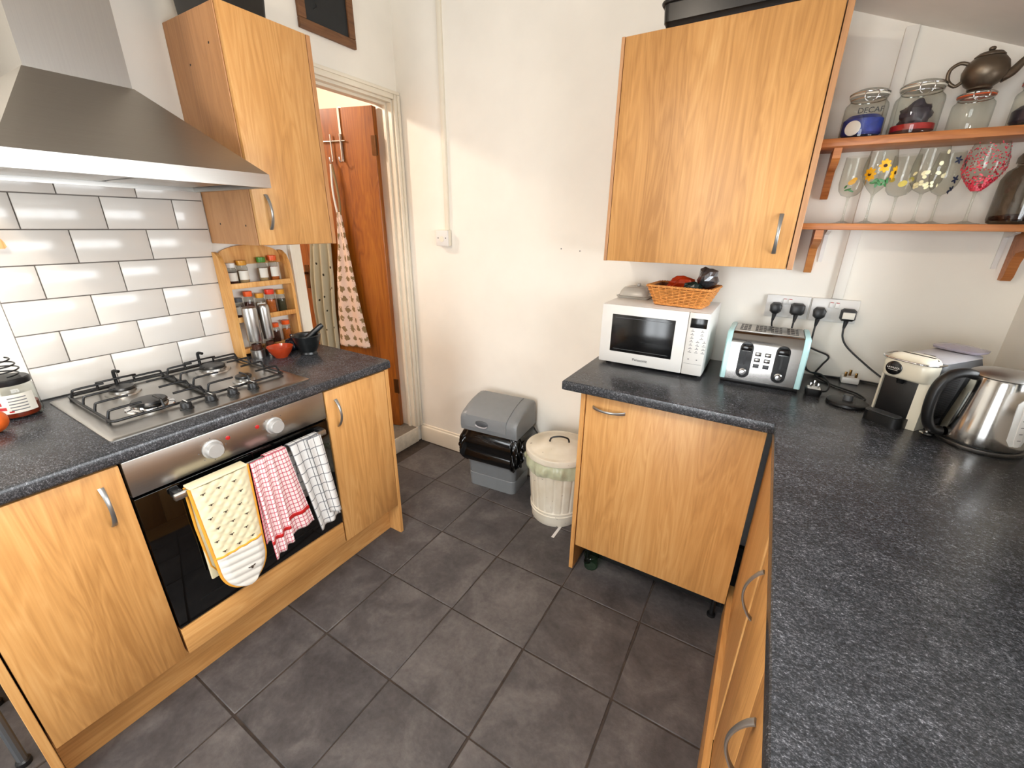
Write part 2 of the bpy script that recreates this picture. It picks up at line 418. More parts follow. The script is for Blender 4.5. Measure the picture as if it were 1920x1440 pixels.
# left wall with the doorway (y 2.43..3.075, z 0.11..2.095)
w = MB()
w.add([], [])
def wall_slab(mb, y0, y1, z0, z1=None):
    if z1 is None: mb.box(-0.12, 0, y0, y1, z0, 2.95)
    else: mb.box(-0.12, 0, y0, y1, z0, z1)
wall_slab(w, YF, 2.375, -.06); wall_slab(w, 3.075, YB + .12, -.06); wall_slab(w, 2.375, 3.075, 2.095); wall_slab(w, 2.375, 3.075, -.06, .09)
wall_left = structure(w.build('wall_left', 'wall', None, 0))
w = MB(); w.box(-0.0, XR + .12, YB, YB + .12, -.06, 2.95)
wall_back = structure(w.build('wall_back', 'wall', None, 0))
for hx_, hz_ in ((1.035, 1.345), (1.135, 1.338)): MB().lathe([(.003, 0), (.0025, .001)], (0, 0, 0), 8).xf(Matrix.Translation((hx_, YB, hz_)) @ Matrix.Rotation(PI / 2, 4, 'X')).build('screw_hole', 'ink', wall_back)
# right wall with window opening y .9..2.8, z 1.05..1.73
w = MB()
w.box(XR, XR + .12, YF, .9, -.06, 1.95); w.box(XR, XR + .12, 2.8, YB + .12, -.06, 1.95)
w.box(XR, XR + .12, .9, 2.8, -.06, 1.05); w.box(XR, XR + .12, .9, 2.8, 1.73, 1.95)
wall_right = structure(w.build('wall_right', 'wall_r', None, 0))
# front wall with glazed garden door opening x .7..2.2
w = MB()
w.box(-.12, .7, YF - .12, YF, -.06, 2.95); w.box(2.2, XR + .12, YF - .12, YF, -.06, 2.95); w.box(.7, 2.2, YF - .12, YF, 2.1, 2.95); w.box(.7, 2.2, YF - .12, YF, -.06, .02)
wall_front = structure(w.build('wall_front', 'wall_r', None, 0))
c = MB()
def slope(x0, x1, y0, y1): c.prism([(x0, zc(x0)), (x1, zc(x1)), (x1, zc(x1) + .12), (x0, zc(x0) + .12)], 'y', y0, y1)
RX0, RX1, RY0, RY1 = 1.27, 2.17, .1, 1.4      # roof window opening
slope(-.12, RX0, YF - .12, YB + .12); slope(RX1, XR + .12, YF - .12, YB + .12); slope(RX0, RX1, YF - .12, RY0); slope(RX0, RX1, RY1, YB + .12)
ceiling = structure(c.build('ceiling', 'ceiling', None, 0))

def pane_mat():
    s = N('window_pane'); tr = s.n('ShaderNodeBsdfTransparent'); gl = s.n('ShaderNodeBsdfGlossy'); gl.inputs['Roughness'].default_value = 0.02
    fr = s.n('ShaderNodeFresnel'); fr.inputs['IOR'].default_value = 1.3; mx = s.n('ShaderNodeMixShader')
    s.l(fr.outputs[0], mx.inputs[0]); s.l(tr.outputs[0], mx.inputs[1]); s.l(gl.outputs[0], mx.inputs[2]); s.l(mx.outputs[0], s.out.inputs[0]); return s.m
M['pane'] = pane_mat()
f = MB()
for a, b in ((.9, .95), (1.51, 1.55), (2.13, 2.17), (2.75, 2.8)): f.box(XR + .03, XR + .08, a, b, 1.05, 1.73)
for a, b in ((1.05, 1.10), (1.68, 1.73)): f.box(XR + .031, XR + .079, .9, 2.8, a, b)
win = structure(f.build('window_1', 'trim', None, 0))
B(XR + .053, XR + .057, .94, 2.76, 1.09, 1.69).build('pane', 'pane', win, 0)
B(XR - .02, XR + .03, .88, 2.82, 1.025, 1.05, b=.005).build('window_sill', 'trim', win)
f = MB()
for y0, y1 in ((RY0, RY0 + .05), (RY1 - .05, RY1)): f.prism([(RX0, zc(RX0) + .05), (RX1, zc(RX1) + .05), (RX1, zc(RX1) + .11), (RX0, zc(RX0) + .11)], 'y', y0, y1)
for x0, x1 in ((RX0, RX0 + .05), (RX1 - .05, RX1)): f.prism([(x0, zc(x0) + .051), (x1, zc(x1) + .051), (x1, zc(x1) + .109), (x0, zc(x0) + .109)], 'y', RY0 + .05, RY1 - .05)
rw = structure(f.build('window_2', 'trim', None, 0))
MB().prism([(RX0 + .04, zc(RX0 + .04) + .085), (RX1 - .04, zc(RX1 - .04) + .085), (RX1 - .04, zc(RX1 - .04) + .089), (RX0 + .04, zc(RX0 + .04) + .089)], 'y', RY0 + .04, RY1 - .04).build('pane', 'pane', rw, 0)
f = MB()
for a, b in ((.7, .78), (1.41, 1.49), (2.12, 2.2)): f.box(a, b, YF - .08, YF - .03, .02, 2.1)
for a, b in ((.02, .12), (2.02, 2.1)): f.box(.7, 2.2, YF - .079, YF - .031, a, b)
gd = structure(f.build('door_2', 'trim', None, 0))
B(.77, 1.42, YF - .057, YF - .053, .11, 2.03).build('pane', 'pane', gd, 0)
B(1.48, 2.13, YF - .057, YF - .053, .11, 2.03).build('pane', 'pane', gd, 0)

# doorway trim
def trimN(n, mb, mat='trim'): return structure(mb.build(n, mat, None, 30))
a = MB()   # architrave: left leg, head, right leg, with a stepped moulding
a.box(.0005, .018, 2.327, 2.386, .0, 2.125, b=.004); a.box(.018, .026, 2.327, 2.35, .0, 2.125, b=.003)
a.box(.0005, .018, 2.3861, 3.069, 2.085, 2.125, b=.004); a.box(.0181, .026, 2.3501, 3.105, 2.108, 2.124, b=.003)
a.box(.0005, .018, 3.07, 3.108, .115, 2.125, b=.004); a.box(.018, .026, 3.09, 3.108, .115, 2.1079, b=.003)
trimN('trim_2', a)
l = MB()   # lining with door stop
l.box(-.12, 0, 2.375, 2.390, .11, 2.085); l.box(-.12, 0, 3.06, 3.076, .11, 2.085); l.box(-.12, 0, 2.390, 3.06, 2.072, 2.095)
l.box(-.055, -.035, 2.390, 2.402, .11, 2.06); l.box(-.055, -.035, 3.048, 3.06, .11, 2.06); l.box(-.055, -.035, 2.390, 3.06, 2.06, 2.072)
trimN('trim_3', l)
s_ = MB(); s_.box(-.0, .016, 2.387, 3.068, .0, .112, b=.003)
step = trimN('trim_4', s_, 'worn_trim')
t_ = B(-.13, .012, 2.390, 3.06, .09, .1125)
trimN('trim_5', t_, 'hall_floor')
bb = MB(); bb.prism([(3.113, 0), (3.095, 0), (3.095, .10), (3.098, .108), (3.104, .112), (3.106, .122), (3.113, .125)], 'x', .017, 1.41)
structure(bb.build('baseboard_back', 'trim', None, 30))

# hall beyond the doorway
structure(B(-1.7, -.12, 1.4, 3.5, .0, .11).build('floor_hall', 'hall_floor', None, 0))
h = MB(); h.box(-1.8, -1.7, 1.4, 3.6, 0, 2.75)
structure(h.build('wall_hall_far', 'hall_wall', None, 0))
structure(B(-1.7, -.12, 3.5, 3.6, 0, 2.75).build('wall_hall_back', 'hall_wall', None, 0))
structure(B(-1.7, -.12, 1.3, 1.4, 0, 2.75).build('wall_hall_front', 'hall_wall', None, 0))
structure(B(-1.8, -.12, 1.3, 3.6, 2.6, 2.75).build('ceiling_hall', 'hall_wall', None, 0))

# open door in the hall, hinged on the right jamb
da = math.atan2(-.243, -.97)
door = bpy.data.objects.new('door_1', None); COL.objects.link(door); structure(door)
door.location = (-.105, 3.05, .115); door.rotation_euler = (0, 0, da)
# local x runs from hinge to free edge, local -y... face towards the kitchen is +y*(rotated)
DW, DH, DT = .735, 1.945, .038
B(0, DW, 0, DT, 0, DH, b=.002, seg=1).build('door_leaf', 'door_wood', door, 30, False)
p = MB(); p.box(.583, .617, DT, DT + .004, .93, 1.08, b=.001)
hp = p.build('door_handle', 'brass', door, 30, False)
MB().tube(smooth_path([(.60, DT, 1.03), (.60, DT + .04, 1.03), (.61, DT + .05, 1.03), (.64, DT + .052, 1.03), (.695, DT + .05, 1.025)], 4), .0085).build('lever', 'brass', hp, 60, False)
for z in (.25, 1.70):
    hg = MB(); hg.box(-.012, .022, DT - .002, DT + .003, z, z + .1); hg.lathe([(.006, 0), (.006, .1)], (-.008, DT + .004, z), 10); hg.build('hinge', 'brass', door, 40, False)

# ================================================================== LEFT RUN
def bow_handle(name, parent, a, b, out, bow, wdir, w=.011, th=.005, world=True):
    """arched strip handle from a to b bulging along out; wdir = width direction"""
    a, b, out, wd = Vector(a), Vector(b), Vector(out), Vector(wdir)
    rings = []; n = 16
    for i in range(n + 1):
        t = i / n; s = math.sin(PI * t); s = s ** .75
        p = a.lerp(b, t) + out * (bow * s + .001)
        ww = w * (1.15 - .35 * math.sin(PI * t)); tt = th
        tan = ((b - a) + out * bow * PI * math.cos(PI * t)).normalized(); nn = tan.cross(wd).normalized()
        rings.append([p + wd * ww / 2 * cx + nn * tt / 2 * cy for cx, cy in ((1, .5), (.5, 1), (-.5, 1), (-1, .5), (-1, -.5), (-.5, -1), (.5, -1), (1, -.5))])
    o = MB().loft(rings).build(name, 'handle', parent, 50, world)
    f = MB()
    for q in (a, b): f.lathe([(.009, 0), (.009, .003), (.006, .004)], (0, 0, 0), 10)
    return o

XD = .607; ZW = .902
wt = MB()
prof = [(0.001, .864), (.604, .864), (.612, .866), (.616, .872), (.616, .892), (.613, .899), (.606, .902), (.001, .902)]
wt.prism(prof, 'y', 1.066, 2.325)
tag(wt.build('worktop', 'worktop', None, 30), 'black speckled laminate worktop around the gas hob', 'worktop')

def end_panel(label, y0, y1):
    o = B(.02, XD, y0, y1, 0, .863, b=.001, seg=1).build('end_panel', 'oak_v', None, 30)
    return tag(o, label, 'panel')
end_panel('oak laminate end panel nearest the camera, left of the oven run', 1.073, 1.091)
end_panel('oak laminate end panel at the doorway end of the oven run', 2.300, 2.318)

def base_cab(label, y0, y1, hy):
    t = thing('base_cabinet', label, 'cabinet', (.3, (y0 + y1) / 2, .17), 0)
    B(.02, .584, y0 + .001, y1 - .001, .17, .862).build('carcass', 'oak_side', t, 0)
    d = B(.587, XD, y0 + .002, y1 - .002, .169, .859, b=.0015).build('door', 'oak_v', t)
    bow_handle('handle', d, (XD, hy, .703), (XD, hy, .817), (1, 0, 0), .026, (0, 1, 0))
    return t
base_cab('oak base cabinet left of the oven, below the jam jar', 1.093, 1.395, 1.347)
base_cab('narrow oak base cabinet between the oven and the doorway', 1.998, 2.299, 2.042)

pl = B(.515, .532, 1.092, 2.299, .0, .165).build('plinth', 'oak_h', None, 0)
tag(pl, 'oak laminate kickboard along the floor below the oven', 'kickboard')

ov = thing('oven', 'built-in electric oven with steel control panel and black glass door', 'oven', (.3, 1.696, .275))
B(.04, .582, 1.40, 1.992, .276, .860).build('body', 'black', ov, 0)
cp = B(.585, XD, 1.399, 1.994, .756, .862, b=.0015).build('control_panel', 'steel', ov)
for y, rot in ((1.606, 0), (1.798, .6)):
    k = MB(); k.lathe([(.029, 0), (.029, .004), (.0245, .006), (.023, .022), (.021, .025), (.0, .0255)], (0, 0, 0), 28)
    k.xf(Matrix.Translation((XD, y, .807)) @ Matrix.Rotation(PI / 2, 4, 'Y'))
    k.build('knob', 'handle_light', cp)
for y in (1.653, 1.744):
    MB().lathe([(.0065, 0), (.0065, .002), (.003, .003)], (0, 0, 0), 12).xf(Matrix.Translation((XD, y, .824)) @ Matrix.Rotation(PI / 2, 4, 'Y')).build('indicator_light', 'red', cp)
mk = MB()
for y in (1.606, 1.798):
    for a_ in range(0, 360, 45):
        yy = y + .038 * math.sin(math.radians(a_)); zz = .807 + .036 * math.cos(math.radians(a_))
        mk.box(XD, XD + .0003, yy - .0015, yy + .0015, zz - .0015, zz + .0015)
mk.build('dial_marks', 'grey_ink', cp, 0)['kind'] = 'stuff'
od = B(.585, XD, 1.399, 1.994, .276, .748, b=.0015).build('oven_door', 'black_gloss', ov)
B(.60, XD + .0006, 1.47, 1.92, .33, .335).build('window_edge', 'black', od, 0)
hb = MB(); hb.box(.640, .654, 1.47, 1.955, .717, .737, b=.004)
hb = hb.build('handle_bar', 'steel', od)
for y in (1.475, 1.935): B(XD - .001, .645, y, y + .022, .715, .739, b=.003).build('bracket', 'black', od)
oh = thing('oven_housing', 'oak filler panel under the oven door', 'panel', (.3, 1.696, .17))
B(.587, XD, 1.399, 1.994, .169, .270, b=.0015).build('front_panel', 'oak_h', oh)
B(.02, .582, 1.40, 1.992, .169, .274).build('housing_shelf', 'oak_side', oh, 0)

# hob
hob = thing('gas_hob', 'stainless steel four burner gas hob with black pan supports', 'hob', (.30, 1.70, ZW))
pr_ = rrect(.3025, 1.6985, .497, .583, .008, 3)
pl_ = MB(); pl_.loft([ring(pr_, ZW), ring(pr_, ZW + .004), ring(rrect(.3025, 1.6985, .485, .571, .008, 3), ZW + .007), ring(rrect(.3025, 1.6985, .46, .546, .02, 3), ZW + .005)])
pl_.build('hob_plate', 'steel', hob)
ZP = ZW + .005
for i, (x, y, r) in enumerate(((.36, 1.565, .048), (.155, 1.565, .036), (.155, 1.845, .044), (.375, 1.845, .028))):
    b_ = MB(); b_.lathe([(r * 1.35, 0), (r * 1.3, .004), (r * 1.02, .006), (r * 1.0, .014), (r * .7, .015)], (x, y, ZP), 28)
    bo = b_.build('burner', 'chrome' if i == 0 else 'steel', hob)
    MB().lathe([(r * .95, 0), (r * .98, .004), (r * .9, .009), (r * .3, .0105)], (x, y, ZP + .0145), 28).build('burner_cap', 'iron', bo)
for (y0, y1) in ((1.450, 1.702), (1.712, 1.962)):
    g = MB(); x0, x1 = .072, .432; zt = ZP + .034; zb = ZP + .004; ym = (y0 + y1) / 2
    loop = [(x, y, zb + .004) for x, y in rrect((x0 + x1) / 2, ym, x1 - x0, y1 - y0, .014, 3)]
    g.tube(loop, .0042, 8, closed=True)
    def finger(pts): g.tube(smooth_path(pts, 3), .0036, 7)
    for bx in (.157, .352):
        # arms reaching over each burner from the frame
        for sx in (-1, 1):
            xa = bx + sx * .05
            finger([(xa, y0, zb), (xa, y0 + .006, zt - .006), (xa, y0 + .016, zt), (xa, y0 + .085, zt)])
            finger([(xa, y1, zb), (xa, y1 - .006, zt - .006), (xa, y1 - .016, zt), (xa, y1 - .085, zt)])
    finger([(x0, ym - .05, zb), (x0 + .002, ym - .05, zt - .006), (x0 + .012, ym - .045, zt), (x0 + .012, ym + .045, zt), (x0 + .002, ym + .05, zt - .006), (x0, ym + .05, zb)])
    finger([(x1, ym, zb), (x1 - .006, ym, zt - .006), (x1 - .016, ym, zt), (x1 - .06, ym, zt)])
    # upright hook at the back that keeps pans off the tiles
    g.tube(smooth_path([(x0 + .004, ym, zb), (x0 + .002, ym, zt + .02), (x0 + .008, ym + .004, zt + .026), (x0 + .02, ym + .01, zt + .024)], 3), .0055, 7)
    for x in (x0 + .03, x1 - .03):
        for y in (y0, y1): g.lathe([(.005, -.004), (.005, .006)], (x, y, zb), 8)
    g.build('pan_support', 'iron', hob, 60)
for y in (1.616, 1.687, 1.754, 1.821):
    k = MB(); k.lathe([(.0185, 0), (.0185, .003), (.0155, .005), (.0145, .02), (.013, .0225), (.0, .023)], (.478, y, ZP), 20); k.box(.462, .494, y - .003, y + .003, ZP + .018, ZP + .026, b=.001)
    ko = k.build('knob', 'black', hob)
    B(.464, .492, y - .0012, y + .0012, ZP + .0258, ZP + .0265).build('knob_mark', 'white_ink', ko, 0)

# glazed tiles behind the hob, in half bond
sp = bpy.data.objects.new('trim_6', None); COL.objects.link(sp); structure(sp)
B(.0003, .003, 1.399, 2.010, ZW, 1.632).build('grout_bed', 'grout', sp, 0)
zr = [.9035, 1.0105, 1.1135, 1.217, 1.3205, 1.424, 1.527, 1.631]
tm = {}
for i in range(7):
    js = [1.399, 1.6015, 1.805, 2.010] if i % 2 == 0 else [1.399, 1.4975, 1.7015, 1.9065, 2.010]
    for a_, b_ in zip(js[:-1], js[1:]):
        key = (round(b_ - a_, 3), round(zr[i + 1] - zr[i], 3))
        wd, ht = b_ - a_ - .003, zr[i + 1] - zr[i] - .003
        if key not in tm:
            o = B(-.004, .004, -wd / 2, wd / 2, -ht / 2, ht / 2, b=.0014, seg=2).build('tile', 'tile', sp, 40, False); tm[key] = o.data
        else:
            o = bpy.data.objects.new('tile', tm[key]); COL.objects.link(o); o.parent = sp
        o.location = (.005, (a_ + b_) / 2, (zr[i] + zr[i + 1]) / 2)
        o.rotation_euler = (0, random.uniform(-.006, .006), random.uniform(-.004, .004))

# cooker hood
hd = thing('cooker_hood', 'stainless steel chimney cooker hood above the gas hob', 'cooker hood', (.2, 1.7, 1.557))
hx, hy0, hy1 = .5, 1.402, 1.999
lp = MB(); o_ = [(.002, hy0), (hx, hy0), (hx, hy1), (.002, hy1)]; i_ = [(.016, hy0 + .014), (hx - .014, hy0 + .014), (hx - .014, hy1 - .014), (.016, hy1 - .014)]
lp.loft([ring(i_, 1.572), ring(i_, 1.557), ring(o_, 1.557), ring(o_, 1.597), ring(i_, 1.598)], cap=False)
lp.build('rim', 'steel', hd, 20)
MB().loft([ring([(.003, hy0 + .001), (hx - .001, hy0 + .001), (hx - .001, hy1 - .001), (.003, hy1 - .001)], 1.597), ring([(.003, 1.563), (.222, 1.563), (.222, 1.795), (.003, 1.795)], 1.820)]).build('canopy', 'steel_hood', hd, 20)
MB().loft([ring([(.003, 1.566), (.219, 1.566), (.219, 1.792), (.003, 1.792)], 1.8195), ring([(.003, 1.566), (.219, 1.566), (.219, 1.792), (.003, 1.792)], zc(.24))]).build('chimney', 'steel_z', hd, 20)
B(.02, hx - .016, hy0 + .016, hy1 - .016, 1.574, 1.580).build('underside_panel', 'grey_dark', hd, 0)  # dark grey carries the shade under the hood in its colour
for y0, y1 in ((hy0 + .05, 1.69), (1.71, hy1 - .05)):
    fl = B(.08, .42, y0, y1, 1.568, 1.574, b=.002).build('grease_filter', 'steel', hd)

# wall cabinet over the spice rack
def wall_cab_left():
    t = thing('wall_cabinet', 'tall oak wall cabinet between cooker hood and doorway', 'cabinet', (.17, 2.17, 1.372))
    B(.002, .333, 2.014, 2.316, 1.372, 2.089, b=.001, seg=1).build('carcass', 'oak_side', t)
    B(.002, .352, 2.317, 2.334, 1.372, 2.089, b=.001, seg=1).build('side_panel', 'oak_side', t)
    d = B(.335, .352, 2.016, 2.3145, 1.374, 2.089, b=.0015).build('door', 'oak_v', t)
    bow_handle('handle', d, (.352, 2.062, 1.428), (.352, 2.062, 1.545), (1, 0, 0), .024, (0, 1, 0))
    h_ = MB()
    for x, z in ((.275, 1.44), (.10, 1.445), (.27, 1.99), (.13, 1.95)): h_.box(x - .003, x + .003, 2.0134, 2.0142, z - .003, z + .003)
    h_.build('screw_holes', 'ink', t, 0)['kind'] = 'stuff'
wall_cab_left()
bx = thing('storage_box', 'black box stored on top of the tall wall cabinet', 'box', (.17, 2.13, 2.0895))
MB().loft([ring(rrect(.185, 2.12, .28, .15, .015), 2.0895), ring(rrect(.185, 2.12, .30, .165, .015), 2.24)]).build('body', 'tin', bx)
MB().loft([ring(rrect(.185, 2.12, .315, .178, .015), 2.2405), ring(rrect(.185, 2.12, .315, .178, .015), 2.265), ring(rrect(.185, 2.12, .29, .15, .015), 2.272)]).build('lid', 'black', bx)

cb = thing('chalkboard', 'small slate chalkboard in wooden frame above the doorway', 'chalkboard', (.01, 2.7, 2.243))
B(.002, .010, 2.575, 2.82, 2.27, 2.70).build('slate', 'slate_board', cb, 0)
for nm, a in (('frame_rail', (2.549, 2.847, 2.243, 2.281)), ('frame_rail', (2.549, 2.847, 2.689, 2.727)), ('frame_stile', (2.549, 2.585, 2.2815, 2.6885)), ('frame_stile', (2.811, 2.847, 2.2815, 2.6885))):
    B(.002, .019, *a, b=.003).build(nm, 'frame_wood', cb)
MB().tube([(.0102, 2.63, 2.33), (.0102, 2.65, 2.345), (.0102, 2.645, 2.36)], .002, 6).build('chalk_mark', 'ink', cb)

# ---------------------------------------------------------------- spice rack
sr = thing('spice_rack', 'arched pine spice rack standing behind the two steel mills', 'spice rack', (.04, 2.14, ZW))
def side(y0, y1):
    pts = [(.010, ZW), (.078, ZW), (.078, 1.24), (.072, 1.285), (.055, 1.318), (.03, 1.335), (.010, 1.338)]
    return MB().prism([(x, z) for x, z in pts], 'y', y0, y1)
side(2.000, 2.014).build('side_panel', 'pine', sr, 40); side(2.272, 2.286).build('side_panel', 'pine', sr, 40)
ar = [(2.0145, 1.285), (2.0145, 1.32)] + [(2.143 + .128 * math.cos(PI - PI * i / 12), 1.32 + .043 * math.sin(PI * i / 12)) for i in range(1, 12)] + [(2.2715, 1.32), (2.2715, 1.285)]
MB().prism(ar, 'x', .010, .022).build('arched_top', 'pine', sr, 40)
for z in (.930, 1.066, 1.205):
    sh = B(.010, .070, 2.0145, 2.2715, z - .010, z).build('shelf', 'pine', sr, 0)
    B(.0702, .078, 2.0145, 2.2715, z - .012, z + .010, b=.0015).build('shelf_lip', 'pine', sh)

def spice_jar(y, z, lid, cont, label, h=.085, r=.0185, x=.043, paper=True, fill=.8):
    t = thing('spice_jar', label, 'spice jar', (x, y, z + .0004), 0, 'spice jars in the pine rack')
    z0 = z + .0004
    MB().lathe([(r * .9, 0), (r, .003), (r, h * .72), (r * .8, h * .8), (r * .8, h * .81)], (x, y, z0), 18).build('jar', 'acrylic', t)
    MB().lathe([(r * .86, .0015), (r * .93, .004), (r * .93, h * .72 * fill), (r * .5, h * .72 * fill + .001)], (x, y, z0), 16).build('contents', cont, t)
    MB().lathe([(r * .92, 0), (r * .95, .002), (r * .95, h * .19), (r * .88, h * .2), (.001, h * .2)], (x, y, z0 + h * .812), 18).build('lid', lid, t)
    if paper:
        n = 10; a0 = -1.25
        rg = [[(x + (r + .0005) * math.cos(a0 + 2.3 * j / n), y + (r + .0005) * math.sin(a0 + 2.3 * j / n), zz) for j in range(n + 1)] for zz in (z0 + h * .2, z0 + h * .58)]
        MB().loft(rg, cap=False, closed=False).build('label', 'label', t)
s1, s2, s3 = 1.205, 1.066, .930
spice_jar(2.043, s1, 'white_pl', 'spice_brown', 'brown spice jar with pale cap at left of the top rack shelf', h=.088)
spice_jar(2.088, s1, 'amber_lid', 'spice_pale', 'amber lidded spice jar with white label on the top rack shelf', h=.096, r=.0205)
spice_jar(2.173, s1, 'green_lid', 'spice_pale', 'green lidded spice jar on the top rack shelf', h=.105)
spice_jar(2.222, s1, 'orange_lid', 'spice_orange', 'orange lidded spice jar at right of the top rack shelf', h=.11)
spice_jar(2.043, s2, 'grey_dark', 'spice_brown', 'dark capped spice jar at left of the middle rack shelf', h=.085)
spice_jar(2.088, s2, 'orange_lid', 'spice_brown', 'orange lidded spice jar peeking over the large steel mill', h=.108, paper=False)
spice_jar(2.136, s2, 'amber_lid', 'spice_pale', 'amber lidded spice jar peeking over the slim steel mill', h=.094)
spice_jar(2.183, s2, 'red_lid', 'spice_orange', 'red lidded jar of orange spice on the middle rack shelf', h=.106, r=.020, paper=False)
spice_jar(2.232, s2, 'amber_lid', 'spice_green', 'amber lidded jar of dark herbs right on the middle shelf', h=.1, paper=False)
spice_jar(2.178, s3, 'orange_lid', 'spice_brown', 'orange lidded spice jar left of two on the bottom shelf', h=.09, paper=False)
spice_jar(2.232, s3, 'orange_lid', 'spice_orange', 'orange lidded spice jar right of two on the bottom shelf', h=.094, paper=False)

def mill(x, y, r, h, label):
    t = thing('pepper_mill', label, 'mill', (x, y, ZW))
    MB().lathe([(r, .0003), (r, .035), (r * .97, .036)], (x, y, ZW), 28).build('base', 'steel_z', t)
    MB().lathe([(r * .96, .0362), (r * .96, .0745)], (x, y, ZW), 28).build('window', 'acrylic', t)
    MB().lathe([(r * .7, .037), (r * .7, .06)], (x, y, ZW), 16).build('peppercorns', 'spice_brown', t)
    MB().lathe([(r, .075), (r * 1.02, .077), (r * 1.02, h - .015), (r * .95, h - .006), (r * .75, h - .001), (.001, h)], (x, y, ZW), 28).build('body', 'steel_z', t)
mill(.112, 2.047, .0275, .222, 'wider brushed steel mill in front of the spice rack')
mill(.112, 2.106, .022, .222, 'slimmer brushed steel mill in front of the spice rack')

bw = MB(); bw.lathe([(.022, 0), (.026, .0), (.028, .004), (.042, .022), (.053, .046), (.0535, .048), (.051, .048), (.038, .022), (.022, .008), (.001, .006)], (.185, 2.105, ZW), 32)
tag(bw.build('bowl', 'red_clay', None, 50), 'small red glazed bowl beside the hob', 'bowl')
mo = thing('mortar', 'black stone mortar next to the red bowl', 'mortar', (.24, 2.20, ZW))
MB().lathe([(.034, 0), (.036, .003), (.034, .012), (.05, .05), (.06, .085), (.058, .088), (.05, .084), (.036, .04), (.02, .026), (.001, .024)], (.24, 2.20, ZW), 32).build('bowl', 'granite', mo)
pe = MB().tube([(.225, 2.19, ZW + .04), (.235, 2.207, ZW + .065), (.25, 2.235, ZW + .095), (.262, 2.258, ZW + .115), (.268, 2.268, ZW + .123)], [.017, .016, .012, .0125, .009], 14)
tag(pe.build('pestle', 'granite', None, 60), 'black stone pestle leaning in the mortar', 'pestle')
jg = thing('small_jug', 'small navy pot with a knob lid behind the red bowl', 'pot', (.12, 2.205, ZW))
MB().lathe([(.025, 0), (.032, .006), (.036, .025), (.03, .045), (.02, .052), (.008, .055), (.006, .06), (.009, .066), (.006, .072), (.001, .073)], (.12, 2.205, ZW), 24).build('body', 'navy', jg)
MB().tube(smooth_path([(.14, 2.178, ZW + .04), (.155, 2.163, ZW + .045), (.16, 2.155, ZW + .03), (.152, 2.165, ZW + .014), (.143, 2.178, ZW + .012)], 4), .0045, 8).build('handle', 'navy', jg, 60)

# ---------------------------------------------------------------- left corner of the worktop
jj = thing('jam_jar', 'glass jar of red preserve with black lid left of the hob', 'jar', (.105, 1.335, ZW))
c_ = (.105, 1.335, ZW)
MB().lathe([(.04, .0), (.048, .004), (.05, .015), (.05, .085), (.045, .1), (.043, .105)], c_, 32, cap=False).build('jar', 'glass', jj)
MB().lathe([(.043, .0065), (.0462, .014), (.0462, .04), (.02, .041)], c_, 28).build('contents', 'jam', jj)
MB().lathe([(.047, .102), (.048, .104), (.048, .117), (.045, .12), (.001, .12)], c_, 32).build('lid', 'black', jj)
def wrap(c, r, a0, a1, z0, z1, n=12):
    return MB().loft([[(c[0] + r * math.cos(a0 + (a1 - a0) * j / n), c[1] + r * math.sin(a0 + (a1 - a0) * j / n), c[2] + z) for j in range(n + 1)] for z in (z0, z1)], cap=False, closed=False)
lb = wrap(c_, .0507, -1.2, .75, .022, .078).build('label', 'label', jj)
lm = MB()
for (a0, a1, z0, z1) in ((-1.15, -.75, .062, .074), (-.95, -.7, .048, .058), (-.9, -.55, .034, .043), (-.5, -.3, .026, .03)):
    q = wrap(c_, .0511, a0, a1, z0, z1); lm.add(q.v, q.f)
lm.build('label_print', 'red', lb)
q = MB()
for k in range(5):
    r_ = wrap(c_, .0511, -.4, .35, .03 + k * .009, .033 + k * .009); q.add(r_.v, r_.f)
q.build('label_lines', 'grey_ink', lb)
og = thing('orange', 'orange fruit cut off at the left edge beside the jam jar', 'fruit', (.215, 1.262, ZW))
MB().sphere((.215, 1.262, ZW + .034), .036, 24, (1, 1, .96)).build('peel', 'orange', og, 60)
MB().lathe([(.003, 0), (.0035, .002), (.001, .003)], (.215, 1.262, ZW + .0675), 8).build('stem_end', 'spice_green', og)
gb = thing('glass_bottle', 'clear glass bottle with pale collar behind the jam jar', 'bottle', (.035, 1.262, ZW))
MB().lathe([(.025, 0), (.03, .004), (.03, .12), (.024, .14), (.022, .2)], (.035, 1.262, ZW), 24, cap=False).build('bottle', 'glass', gb)
MB().lathe([(.0235, .17), (.0255, .172), (.0255, .18), (.0235, .182)], (.035, 1.262, ZW), 24).build('collar', 'white_pl', gb)
wc = MB(); pts = []
for i in range(90):
    a_ = i / 90 * 2 * PI * 3.4; rr = .028 + .006 * math.sin(i * .05)
    pts.append((.10 + rr * math.cos(a_), 1.335 + rr * math.sin(a_), ZW + .121 + .0024 + .05 * i / 90))
wc.tube(pts, .0022, 6)
tag(wc.build('wire_coil', 'iron', None, 60), 'black wire spiral standing on the jam jar lid', 'wire stand')
wr = thing('wooden_rail', 'wooden rail end jutting in at the left edge near the tiles', 'rail', (.03, 1.40, 1.36))
MB().prism([(1.15, 1.372), (1.447, 1.372), (1.452, 1.377), (1.45, 1.39), (1.43, 1.43), (1.15, 1.43)], 'x', .0095, .030).build('board', 'pine', wr, 30)
MB().tube([(.03, 1.30, 1.40), (.05, 1.30, 1.40), (.055, 1.30, 1.408)], .004, 8).build('peg', 'pine', wr)

